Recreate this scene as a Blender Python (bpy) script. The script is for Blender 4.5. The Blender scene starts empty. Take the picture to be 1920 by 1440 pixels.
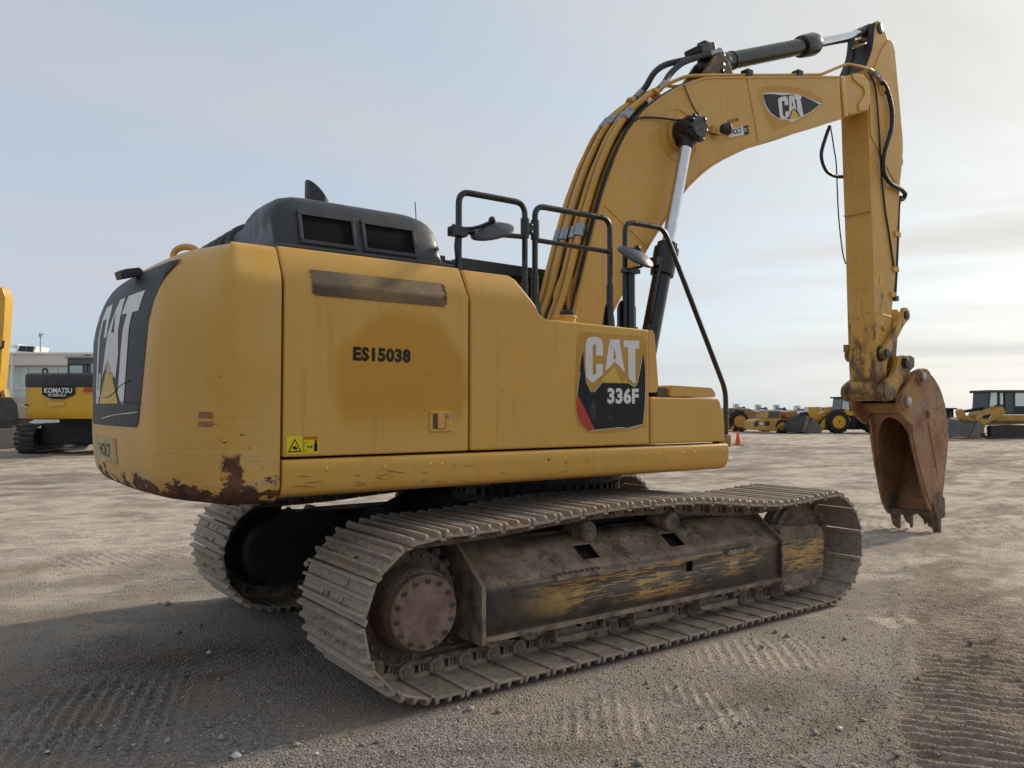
import bpy, bmesh, math, random
import numpy as np
from mathutils import Vector, Matrix
random.seed(7); rng = np.random.default_rng(11)
R = math.radians
scene = bpy.context.scene
COL = scene.collection

# ------------------------------------------------------------------ camera
CAM = Vector((-4.3311, -5.7326, 1.7112))
yaw, pitch, roll = 0.9399, 0.0317, 0.0013
fw = Vector((math.cos(yaw)*math.cos(pitch), math.sin(yaw)*math.cos(pitch), math.sin(pitch)))
rt = Vector((math.sin(yaw), -math.cos(yaw), 0.0)); up = rt.cross(fw)
rt2 = math.cos(roll)*rt + math.sin(roll)*up; up2 = -math.sin(roll)*rt + math.cos(roll)*up
cd = bpy.data.cameras.new('camera'); cam = bpy.data.objects.new('camera', cd); COL.objects.link(cam)
cam.matrix_world = Matrix(((rt2.x, up2.x, -fw.x, CAM.x), (rt2.y, up2.y, -fw.y, CAM.y), (rt2.z, up2.z, -fw.z, CAM.z), (0, 0, 0, 1)))
cd.sensor_width = 36.0; cd.lens = 1488.55/1920*36.0; cd.clip_start = 0.1; cd.clip_end = 20000
scene.camera = cam

# ------------------------------------------------------------------ light
SUN_EL, SUN_AZ = R(27), R(1.0)          # azimuth measured from +X towards +Y
sund = Vector((math.cos(SUN_EL)*math.cos(SUN_AZ), math.cos(SUN_EL)*math.sin(SUN_AZ), math.sin(SUN_EL)))
sl = bpy.data.lights.new('sun', 'SUN'); sl.energy = 1.85; sl.angle = R(4); sl.color = (1.0, 0.90, 0.76)
so = bpy.data.objects.new('sun', sl); COL.objects.link(so)
so.rotation_euler = (-sund).to_track_quat('-Z', 'Y').to_euler(); so.location = (20, 0, 20)
scene.view_settings.view_transform = 'Standard'; scene.view_settings.look = 'None'
scene.view_settings.exposure = 0.93; scene.view_settings.gamma = 1.0

world = bpy.data.worlds.new('World'); scene.world = world; world.use_nodes = True
wn = world.node_tree.nodes; wl = world.node_tree.links
for n in list(wn): wn.remove(n)
def wnode(t, **k):
    n = wn.new(t)
    for a, b in k.items(): setattr(n, a, b)
    return n
def wmath(op, a, b=None, c=None, clamp=False):
    n = wnode('ShaderNodeMath', operation=op); n.use_clamp = clamp
    for i, v in enumerate((a, b, c)):
        if v is None: continue
        if isinstance(v, (int, float)): n.inputs[i].default_value = v
        else: wl.new(v, n.inputs[i])
    return n.outputs[0]
def wmix(fac, a, b, blend='MIX'):
    n = wnode('ShaderNodeMix', data_type='RGBA', blend_type=blend)
    for i, v in ((0, fac), (6, a), (7, b)):
        if isinstance(v, (int, float)): n.inputs[i].default_value = v
        elif isinstance(v, tuple): n.inputs[i].default_value = v if len(v) == 4 else (*v, 1)
        else: wl.new(v, n.inputs[i])
    return n.outputs[2]
sky = wnode('ShaderNodeTexSky'); sky.sky_type = 'NISHITA'; sky.sun_disc = False
sky.sun_elevation = SUN_EL; sky.sun_rotation = R(90) - SUN_AZ; sky.dust_density = 2.2; sky.air_density = 1.0; sky.ozone_density = 1.2
tc = wnode('ShaderNodeTexCoord')
sv = wnode('ShaderNodeVectorMath', operation='MAXIMUM'); wl.new(tc.outputs['Generated'], sv.inputs[0]); sv.inputs[1].default_value = (-2, -2, .004); wl.new(sv.outputs[0], sky.inputs[0])
sep = wnode('ShaderNodeSeparateXYZ'); wl.new(tc.outputs['Generated'], sep.inputs[0])
dx, dy, dz = sep.outputs
zc = wmath('ADD', wmath('MAXIMUM', dz, 0.0), 0.12)
cmb = wnode('ShaderNodeCombineXYZ'); wl.new(wmath('DIVIDE', dx, zc), cmb.inputs[0]); wl.new(wmath('DIVIDE', dy, zc), cmb.inputs[1])
# thin high cloud: stretched streaks running across the view
mp = wnode('ShaderNodeMapping'); wl.new(cmb.outputs[0], mp.inputs[0]); mp.inputs['Rotation'].default_value = (0, 0, R(38)); mp.inputs['Scale'].default_value = (0.20, 0.62, 1)
n1 = wnode('ShaderNodeTexNoise'); n1.inputs['Scale'].default_value = 1.15; n1.inputs['Detail'].default_value = 5; n1.inputs['Roughness'].default_value = 0.52; n1.inputs['Distortion'].default_value = 0.5
wl.new(mp.outputs[0], n1.inputs['Vector'])
mr = wnode('ShaderNodeMapRange'); mr.interpolation_type = 'SMOOTHSTEP'; wl.new(n1.outputs[0], mr.inputs[0])
mr.inputs[1].default_value = 0.36; mr.inputs[2].default_value = 0.62; mr.inputs[3].default_value = 0.30; mr.inputs[4].default_value = 1.0
# low flat bands of cloud towards the horizon
az = wmath('ARCTAN2', dy, dx); cb2 = wnode('ShaderNodeCombineXYZ'); wl.new(wmath('MULTIPLY', az, 1.1), cb2.inputs[0]); wl.new(wmath('MULTIPLY', dz, 15.0), cb2.inputs[1])
n2 = wnode('ShaderNodeTexNoise'); n2.inputs['Scale'].default_value = 1.0; n2.inputs['Detail'].default_value = 5; n2.inputs['Roughness'].default_value = 0.5; n2.inputs['Distortion'].default_value = 0.25; wl.new(cb2.outputs[0], n2.inputs['Vector'])
mb = wnode('ShaderNodeMapRange'); mb.interpolation_type = 'SMOOTHSTEP'; wl.new(n2.outputs[0], mb.inputs[0]); mb.inputs[1].default_value = 0.38; mb.inputs[2].default_value = 0.60; mb.inputs[3].default_value = 0.15; mb.inputs[4].default_value = 1.0
lowk = wnode('ShaderNodeMapRange'); lowk.interpolation_type = 'SMOOTHSTEP'; wl.new(dz, lowk.inputs[0]); lowk.inputs[1].default_value = 0.12; lowk.inputs[2].default_value = 0.36
vm = wnode('ShaderNodeMix', data_type='FLOAT'); wl.new(lowk.outputs[0], vm.inputs[0]); wl.new(mb.outputs[0], vm.inputs[2]); wl.new(mr.outputs[0], vm.inputs[3])
veil = vm.outputs[0]
# closeness to the sun
dt = wnode('ShaderNodeVectorMath', operation='DOT_PRODUCT'); wl.new(tc.outputs['Generated'], dt.inputs[0]); dt.inputs[1].default_value = sund
cs = wmath('MAXIMUM', dt.outputs['Value'], 0.0)
glow = wmath('POWER', cs, 3.0)
cloud = wmix(glow, (2.10, 2.20, 2.46), (3.15, 3.04, 2.74))
clear = wmix(glow, (1.55, 1.98, 2.46), (2.28, 2.66, 2.80))      # thin blue between the veils
air = wmix(0.86, sky.outputs[0], clear)
thin = wnode('ShaderNodeMapRange'); wl.new(dz, thin.inputs[0]); thin.inputs[1].default_value = .05; thin.inputs[2].default_value = .75; thin.inputs[3].default_value = 1.0; thin.inputs[4].default_value = .84
col = wmix(veil, air, cloud)
sc_ = wnode('ShaderNodeVectorMath', operation='SCALE'); wl.new(col, sc_.inputs[0]); wl.new(thin.outputs[0], sc_.inputs['Scale']); col = sc_.outputs[0]
bg = wnode('ShaderNodeBackground'); wl.new(col, bg.inputs[0]); bg.inputs[1].default_value = 0.15
wo = wnode('ShaderNodeOutputWorld'); wl.new(bg.outputs[0], wo.inputs[0])
scene.render.engine = 'CYCLES'

# ------------------------------------------------------------------ helpers
class G:
    """collects geometry for ONE mesh object"""
    def __init__(s): s.v = []; s.f = []; s.m = []
    def add(s, vs, fs, mi=0):
        o = len(s.v); s.v += [tuple(v) for v in vs]; s.f += [tuple(i+o for i in f) for f in fs]; s.m += [mi]*len(fs); return s
    def box(s, a, b, mi=0, M=None):
        x0, y0, z0 = a; x1, y1, z1 = b
        vs = [Vector(p) for p in ((x0,y0,z0),(x1,y0,z0),(x1,y1,z0),(x0,y1,z0),(x0,y0,z1),(x1,y0,z1),(x1,y1,z1),(x0,y1,z1))]
        if M is not None: vs = [M @ v for v in vs]
        return s.add(vs, [(0,3,2,1),(4,5,6,7),(0,1,5,4),(1,2,6,5),(2,3,7,6),(3,0,4,7)], mi)
    def prism(s, poly, a, b, axis='y', mi=0, taper=None):
        """poly in the plane normal to axis (xz for y, yz for x, xy for z)"""
        n = len(poly)
        def P(p, t):
            if axis == 'y': return (p[0], t, p[1])
            if axis == 'x': return (t, p[0], p[1])
            return (p[0], p[1], t)
        ar = sum(poly[i][0]*poly[(i+1) % n][1]-poly[(i+1) % n][0]*poly[i][1] for i in range(n))
        if ar < 0: poly = poly[::-1]
        if axis == 'y': a, b = max(a, b), min(a, b)
        else: a, b = min(a, b), max(a, b)
        p2 = poly if taper is None else [taper(p) for p in poly]
        vs = [P(p, a) for p in poly]+[P(p, b) for p in p2]
        fs = [tuple(range(n))[::-1], tuple(range(n, 2*n))]+[(i, (i+1) % n, n+(i+1) % n, n+i) for i in range(n)]
        return s.add(vs, fs, mi)
    def cyl(s, p0, p1, r, r2=None, seg=16, mi=0, caps=True):
        p0, p1 = Vector(p0), Vector(p1); r2 = r if r2 is None else r2
        return s.lathe(p0, p1-p0, [(0, r), (1, r2)], seg, mi, caps)
    def lathe(s, o, ax, prof, seg=16, mi=0, caps=True):
        """prof: (t along ax, radius)"""
        o, ax = Vector(o), Vector(ax); d = ax.normalized()
        u = d.orthogonal().normalized(); w = d.cross(u)
        vs = []; fs = []
        for t, r in prof:
            for k in range(seg):
                a = 2*math.pi*k/seg; vs.append(o+ax*t+(u*math.cos(a)+w*math.sin(a))*r)
        for j in range(len(prof)-1):
            for k in range(seg):
                k2 = (k+1) % seg; fs.append((j*seg+k, j*seg+k2, (j+1)*seg+k2, (j+1)*seg+k))
        if caps:
            fs.append(tuple(range(seg))[::-1]); fs.append(tuple((len(prof)-1)*seg+k for k in range(seg)))
        return s.add(vs, fs, mi)
    def tube(s, pts, r, seg=8, mi=0, smooth=0, closed=False):
        P = [Vector(p) for p in pts]
        if smooth:
            P = catmull(P, smooth)
        n = len(P); vs = []; fs = []
        t0 = (P[1]-P[0]).normalized(); u = t0.orthogonal().normalized()
        for i in range(n):
            t = (P[min(i+1, n-1)]-P[max(i-1, 0)]).normalized()
            u = (u-t*u.dot(t)).normalized(); w = t.cross(u)
            rr = r[i] if isinstance(r, (list, tuple)) else r
            for k in range(seg):
                a = 2*math.pi*k/seg; vs.append(P[i]+(u*math.cos(a)+w*math.sin(a))*rr)
        for i in range(n-1):
            for k in range(seg):
                k2 = (k+1) % seg; fs.append((i*seg+k, i*seg+k2, (i+1)*seg+k2, (i+1)*seg+k))
        fs.append(tuple(range(seg))[::-1]); fs.append(tuple((n-1)*seg+k for k in range(seg)))
        return s.add(vs, fs, mi)
    def sphere(s, c, r, seg=12, rings=8, sc=(1,1,1), mi=0):
        vs = []; fs = []
        for j in range(1, rings):
            t = math.pi*j/rings
            for k in range(seg):
                a = 2*math.pi*k/seg
                vs.append((c[0]+r*sc[0]*math.sin(t)*math.cos(a), c[1]+r*sc[1]*math.sin(t)*math.sin(a), c[2]+r*sc[2]*math.cos(t)))
        vs += [(c[0], c[1], c[2]+r*sc[2]), (c[0], c[1], c[2]-r*sc[2])]; T = len(vs)-2
        for j in range(rings-2):
            for k in range(seg):
                k2 = (k+1) % seg; fs.append((j*seg+k, (j+1)*seg+k, (j+1)*seg+k2, j*seg+k2))
        for k in range(seg):
            k2 = (k+1) % seg; fs.append((T, k, k2)); fs.append((T+1, (rings-2)*seg+k2, (rings-2)*seg+k))
        return s.add(vs, fs, mi)
    def grid(s, P, mi=0, flip=False):
        """P: 2-D list of points"""
        m, n = len(P), len(P[0]); vs = [p for row in P for p in row]
        fs = []
        for i in range(m-1):
            for j in range(n-1):
                q = (i*n+j, i*n+j+1, (i+1)*n+j+1, (i+1)*n+j)
                fs.append(q[::-1] if flip else q)
        return s.add(vs, fs, mi)

def catmull(P, k):
    out = []
    n = len(P)
    for i in range(n-1):
        p0, p1, p2, p3 = P[max(i-1, 0)], P[i], P[i+1], P[min(i+2, n-1)]
        for j in range(k):
            t = j/k
            out.append(0.5*((2*p1)+(p2-p0)*t+(2*p0-5*p1+4*p2-p3)*t*t+(3*p1-p0-3*p2+p3)*t**3))
    out.append(P[-1]); return out
def fillet(P, r, k=5):
    """round the corners of a 3-D polyline"""
    P = [Vector(p) for p in P]; out = [P[0]]
    for i in range(1, len(P)-1):
        a, b, c = P[i-1], P[i], P[i+1]
        rr = min(r, (a-b).length*.48, (c-b).length*.48)
        s, e = b+(a-b).normalized()*rr, b+(c-b).normalized()*rr
        for j in range(k+1):
            t = j/k; out.append((1-t)**2*s+2*t*(1-t)*b+t*t*e)
    out.append(P[-1]); return out
def round_poly(poly, r, k=4):
    n = len(poly); out = []
    for i in range(n):
        a, b, c = Vector(poly[i-1]), Vector(poly[i]), Vector(poly[(i+1) % n])
        rr = r[i] if isinstance(r, (list, tuple)) else r
        if rr <= 0: out.append(tuple(b)); continue
        rr = min(rr, (a-b).length*.48, (c-b).length*.48)
        s, e = b+(a-b).normalized()*rr, b+(c-b).normalized()*rr
        for j in range(k+1):
            t = j/k; out.append(tuple((1-t)**2*s+2*t*(1-t)*b+t*t*e))
    return out
def circ(cx, cy, r, a0, a1, k):
    return [(cx+r*math.cos(R(a0+(a1-a0)*i/k)), cy+r*math.sin(R(a0+(a1-a0)*i/k))) for i in range(k+1)]

def obj(name, g, mat, parent=None, bevel=0.0, seg=2, ang=32, flat=False, weld=False):
    me = bpy.data.meshes.new(name)
    me.from_pydata(g.v, [], g.f)
    mats = mat if isinstance(mat, (list, tuple)) else [mat]
    for m in mats: me.materials.append(m)
    if len(mats) > 1: me.polygons.foreach_set('material_index', g.m)
    if bevel > 0 or weld:
        bm = bmesh.new(); bm.from_mesh(me)
        if weld: bmesh.ops.remove_doubles(bm, verts=bm.verts, dist=1e-4)
        if bevel > 0:
            es = [e for e in bm.edges if len(e.link_faces) == 2 and e.calc_face_angle(0) > R(28)]
            bmesh.ops.bevel(bm, geom=es, offset=bevel, segments=seg, affect='EDGES', clamp_overlap=True, profile=0.6)
        bm.to_mesh(me); bm.free()
    if not flat:
        me.polygons.foreach_set('use_smooth', [True]*len(me.polygons))
        me.set_sharp_from_angle(angle=R(ang))
    me.update()
    o = bpy.data.objects.new(name, me); COL.objects.link(o)
    if parent: o.parent = parent
    if bevel > 0:
        w = o.modifiers.new('weighted', 'WEIGHTED_NORMAL'); w.keep_sharp = True; w.weight = 60
    return o
def inst(src, parent, M=None, name=None):
    o = src.copy(); COL.objects.link(o); o.parent = parent
    if name: o.name = name
    if M is not None: o.matrix_basis = M
    return o
def empty(name, loc=(0, 0, 0), rz=0.0, label=None, cat=None, group=None):
    o = bpy.data.objects.new(name, None); COL.objects.link(o); o.location = loc; o.rotation_euler = (0, 0, rz); o.empty_display_size = .3
    if label: o['label'] = label
    if cat: o['category'] = cat
    if group: o['group'] = group
    return o
def tag(o, label=None, cat=None, group=None, kind=None):
    if label: o['label'] = label
    if cat: o['category'] = cat
    if group: o['group'] = group
    if kind: o['kind'] = kind
    return o
def copy_tree(o, parent=None):
    c = o.copy(); COL.objects.link(c); c.parent = parent
    for ch in list(o.children): copy_tree(ch, c)
    return c
def text_geo(txt, h, width=None, bold=0.0, space=1.0):
    """flat letter shapes from the built-in font, height h, baseline at 0, centred on x; returns (verts2d, faces)"""
    cu = bpy.data.curves.new('t', 'FONT'); cu.body = txt; cu.size = 1.0; cu.offset = bold; cu.resolution_u = 3; cu.space_character = space
    o = bpy.data.objects.new('t', cu); COL.objects.link(o)
    dg = bpy.context.evaluated_depsgraph_get(); me = bpy.data.meshes.new_from_object(o.evaluated_get(dg))
    vs = [(v.co.x, v.co.y) for v in me.vertices]; fs = [tuple(p.vertices) for p in me.polygons]
    bpy.data.objects.remove(o); bpy.data.curves.remove(cu); bpy.data.meshes.remove(me)
    xs = [v[0] for v in vs]; ys = [v[1] for v in vs]; x0, x1, y0, y1 = min(xs), max(xs), min(ys), max(ys)
    ky = h/(y1-y0); kx = ky if width is None else width/(x1-x0)
    return [((x-(x0+x1)/2)*kx, (y-y0)*ky) for x, y in vs], fs
def drape(name, vs, fs, fn, mat, parent, step=None, thick=0.0):
    """map a flat 2-D shape (u,v) through fn -> 3-D; cut on a lattice first so that it follows curvature"""
    bm = bmesh.new(); bv = [bm.verts.new((u, v, 0)) for u, v in vs]
    for f in fs:
        try: bm.faces.new([bv[i] for i in f])
        except ValueError: pass
    bmesh.ops.triangulate(bm, faces=bm.faces)
    if step:
        us = [v[0] for v in vs]; ws = [v[1] for v in vs]
        for k in range(int((max(us)-min(us))/step)):
            bmesh.ops.bisect_plane(bm, geom=bm.verts[:]+bm.edges[:]+bm.faces[:], plane_co=(min(us)+step*(k+1), 0, 0), plane_no=(1, 0, 0))
        for k in range(int((max(ws)-min(ws))/step)):
            bmesh.ops.bisect_plane(bm, geom=bm.verts[:]+bm.edges[:]+bm.faces[:], plane_co=(0, min(ws)+step*(k+1), 0), plane_no=(0, 1, 0))
    for v in bm.verts: v.co = Vector(fn(v.co.x, v.co.y))
    me = bpy.data.meshes.new(name); bm.to_mesh(me); bm.free(); me.materials.append(mat)
    me.polygons.foreach_set('use_smooth', [True]*len(me.polygons))
    o = bpy.data.objects.new(name, me); COL.objects.link(o); o.parent = parent
    return o
def poly_geo(*polys):
    vs, fs = [], []
    for p in polys:
        fs.append(tuple(range(len(vs), len(vs)+len(p)))); vs += list(p)
    return vs, fs
# ------------------------------------------------------------------ materials
class Mat:
    def __init__(s, name):
        s.m = bpy.data.materials.new(name); s.m.use_nodes = True; s.t = s.m.node_tree; s.n = s.t.nodes; s.l = s.t.links
        s.b = s.n['Principled BSDF']; s.tc = s.n.new('ShaderNodeTexCoord')
        s.P = s.tc.outputs['Object']
    def set(s, **k):
        names = {'base': 'Base Color', 'rough': 'Roughness', 'metal': 'Metallic', 'spec': 'Specular IOR Level', 'coat': 'Coat Weight', 'coatr': 'Coat Roughness', 'normal': 'Normal', 'trans': 'Transmission Weight', 'ior': 'IOR', 'alpha': 'Alpha'}
        for a, v in k.items():
            i = s.b.inputs[names[a]]
            if isinstance(v, (int, float)): i.default_value = v
            elif isinstance(v, tuple): i.default_value = v if len(v) == 4 else (*v, 1)
            else: s.l.new(v, i)
        return s
    def node(s, t, **k):
        n = s.n.new(t)
        for a, b in k.items(): setattr(n, a, b)
        return n
    def lk(s, v, i):
        if isinstance(v, (int, float)): i.default_value = v
        elif isinstance(v, tuple):
            i.default_value = v if len(v) == len(i.default_value) else (*v, 1)
        else: s.l.new(v, i)
    def math(s, op, a, b=None, clamp=False):
        n = s.node('ShaderNodeMath', operation=op); n.use_clamp = clamp; s.lk(a, n.inputs[0])
        if b is not None: s.lk(b, n.inputs[1])
        return n.outputs[0]
    def mapv(s, scale=(1, 1, 1), rot=(0, 0, 0), loc=(0, 0, 0), src=None):
        n = s.node('ShaderNodeMapping'); s.l.new(src or s.P, n.inputs[0])
        n.inputs['Scale'].default_value = scale; n.inputs['Rotation'].default_value = rot; n.inputs['Location'].default_value = loc
        return n.outputs[0]
    def noise(s, scale, detail=4, rough=.55, dist=0, vec=None):
        n = s.node('ShaderNodeTexNoise'); s.l.new(vec or s.P, n.inputs['Vector'])
        n.inputs['Scale'].default_value = scale; n.inputs['Detail'].default_value = detail; n.inputs['Roughness'].default_value = rough; n.inputs['Distortion'].default_value = dist
        return n.outputs[0]
    def voro(s, scale, feature='F1', out='Distance', vec=None, rnd=1.0):
        n = s.node('ShaderNodeTexVoronoi', feature=feature); s.l.new(vec or s.P, n.inputs['Vector']); n.inputs['Scale'].default_value = scale; n.inputs['Randomness'].default_value = rnd
        return n.outputs[out]
    def ramp(s, v, lo, hi, a=0.0, b=1.0, smooth=True):
        n = s.node('ShaderNodeMapRange'); n.interpolation_type = 'SMOOTHSTEP' if smooth else 'LINEAR'; s.lk(v, n.inputs[0])
        for i, x in ((1, lo), (2, hi), (3, a), (4, b)): n.inputs[i].default_value = x
        return n.outputs[0]
    def mix(s, f, a, b, blend='MIX'):
        n = s.node('ShaderNodeMix', data_type='RGBA', blend_type=blend); s.lk(f, n.inputs[0]); s.lk(a, n.inputs[6]); s.lk(b, n.inputs[7]); return n.outputs[2]
    def bump(s, h, strength=.3, dist=.01, nrm=None):
        n = s.node('ShaderNodeBump'); s.lk(h, n.inputs['Height']); n.inputs['Strength'].default_value = strength; n.inputs['Distance'].default_value = dist
        if nrm is not None: s.l.new(nrm, n.inputs['Normal'])
        return n.outputs[0]
    def xyz(s):
        n = s.node('ShaderNodeSeparateXYZ'); s.l.new(s.P, n.inputs[0]); return n.outputs
    def nrm(s):
        g = s.node('ShaderNodeNewGeometry'); n = s.node('ShaderNodeSeparateXYZ'); s.l.new(g.outputs['Normal'], n.inputs[0]); return n.outputs
    def rnd(s): return s.node('ShaderNodeObjectInfo').outputs['Random']

def simple(name, base, rough=.5, metal=0., var=.12, nscale=6., coat=0., bump=0., bscale=60., dust=0., dustcol=(.24, .20, .155), rvar=.12):
    m = Mat(name); nz = m.noise(nscale, 5)
    c = m.mix(m.ramp(nz, .3, .7), tuple(x*(1-var) for x in base), tuple(min(1, x*(1+var)) for x in base))
    if dust:
        up_ = m.ramp(m.nrm()[2], -.2, .9); d = m.math('MULTIPLY', m.math('MULTIPLY_ADD' if False else 'ADD', m.math('MULTIPLY', up_, .7), .3), m.ramp(m.noise(nscale*2.3, 6, .6), .35, .7))
        c = m.mix(m.math('MULTIPLY', d, dust, True), c, dustcol)
    m.set(base=c, metal=metal, coat=coat, rough=m.ramp(m.noise(nscale*3, 3), .3, .7, max(.03, rough-rvar), min(1, rough+rvar)))
    if bump: m.set(normal=m.bump(m.noise(bscale, 4), bump, .004))
    return m.m

YEL = (.62, .342, .066)
def yellow(name, dustamt=.35, chips=.0, grime=.0, tone=1.0, dome=False, greasy=0.0, lowrust=0.0):
    m = Mat(name)
    big = m.noise(.9, 4); fine = m.noise(9, 5)
    c = m.mix(m.ramp(big, .3, .72), tuple(x*tone*.95 for x in YEL), tuple(x*tone*1.05 for x in YEL))
    # dust film: paler, washed patches and faint vertical wash streaks
    st = m.noise(3.2, 5, .6, vec=m.mapv((3.5, 3.5, .45)))
    film = m.math('MULTIPLY', m.ramp(m.math('ADD', m.math('MULTIPLY', st, .6), m.math('MULTIPLY', fine, .4)), .38, .68), dustamt)
    if dome:  # dark dome-shaped reflection, painted into the door colour
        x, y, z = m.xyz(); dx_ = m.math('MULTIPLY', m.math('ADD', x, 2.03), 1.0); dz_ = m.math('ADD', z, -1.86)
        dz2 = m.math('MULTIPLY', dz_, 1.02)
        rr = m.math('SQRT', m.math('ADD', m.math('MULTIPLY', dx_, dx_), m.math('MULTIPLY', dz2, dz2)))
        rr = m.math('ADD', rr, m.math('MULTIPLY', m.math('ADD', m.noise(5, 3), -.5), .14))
        dome_refl = m.math('MULTIPLY', m.ramp(rr, .40, .52, 1, 0), m.ramp(z, 1.50, 1.75))
        film = m.math('MULTIPLY', film, m.math('SUBTRACT', 1.0, dome_refl), True)
        c = m.mix(m.math('MULTIPLY', dome_refl, 1.0), c, tuple(x*t for x, t in zip(YEL, (.82, .745, .36))))
        film = m.math('ADD', film, m.math('MULTIPLY', m.math('SUBTRACT', 1.0, dome_refl), .10), True)
    c = m.mix(film, c, (.57, .375, .128))
    run = m.noise(11, 4, .6, .4, vec=m.mapv((2.2, 2.2, .10)))
    c = m.mix(m.math('MULTIPLY', m.ramp(run, .57, .68), .22), c, (.36, .20, .055))
    # sparse stone chips and scratches
    sc = m.noise(26, 6, .65, vec=m.mapv((.35, .35, 2.6), (0, R(17), 0)))
    spot = m.math('MULTIPLY', m.ramp(m.noise(38, 2), .70, .74), m.ramp(m.noise(2.1, 2), .48, .60))
    if chips:
        scr = m.math('MULTIPLY', m.ramp(sc, .655, .675), m.ramp(m.noise(1.7, 3), .42, .62))
        c = m.mix(m.math('MULTIPLY', m.math('MAXIMUM', spot, scr), chips, True), c, (.05, .028, .018))
    if grime:
        x, y, z = m.xyz()
        gm = m.math('MULTIPLY', m.ramp(m.noise(2.6, 7, .68), .60-.22*grime, .72-.18*grime), min(1, grime*1.1), True)
        c = m.mix(gm, c, (.10, .062, .032))
    if lowrust:
        x, y, z = m.xyz()
        lr = m.math('MULTIPLY', m.ramp(m.math('ADD', m.noise(3.5, 7, .7, vec=m.mapv((1.3, 1.3, .6))), m.ramp(z, 4.2, 2.0, -.22, .20, False)), .52, .66), lowrust, True)
        c = m.mix(lr, c, m.mix(m.ramp(m.noise(12, 5), .35, .65), (.085, .045, .024), (.19, .105, .055)))
        ck = m.math('MULTIPLY', m.ramp(m.noise(15, 7, .72, 1.2, vec=m.mapv((1, 1, 1.4))), .60, .635), m.ramp(z, 2.95, 2.35))
        c = m.mix(m.math('MULTIPLY', ck, .9), c, (.03, .02, .014))
    if greasy:
        gz = m.math('MULTIPLY', m.ramp(m.noise(1.6, 6, .62, .6), .56, .66), greasy, True)
        c = m.mix(gz, c, (.012, .011, .010))
    bp = m.bump(m.math('ADD', m.math('MULTIPLY', m.noise(420, 2), .35), m.math('MULTIPLY', m.noise(1.9, 3, .45), 11.0)), .12, .005)
    m.set(base=c, rough=m.ramp(m.noise(5, 4), .3, .7, .34, .52), coat=.05, coatr=.25, normal=bp, spec=.30)
    return m.m

MY = yellow('cat_yellow_paint', .34, .5)
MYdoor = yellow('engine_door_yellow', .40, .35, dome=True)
MYboom = yellow('boom_yellow', .60, .7, .08, 1.0)
MYstick = yellow('stick_yellow', .55, .8, .18, 1.0, lowrust=.95)
MYtube = yellow('tube_yellow', .15, .3, .30, .92)
MYgrime = yellow('grimy_yellow', .4, 1.0, 1.0, .80, greasy=.7)

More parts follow.
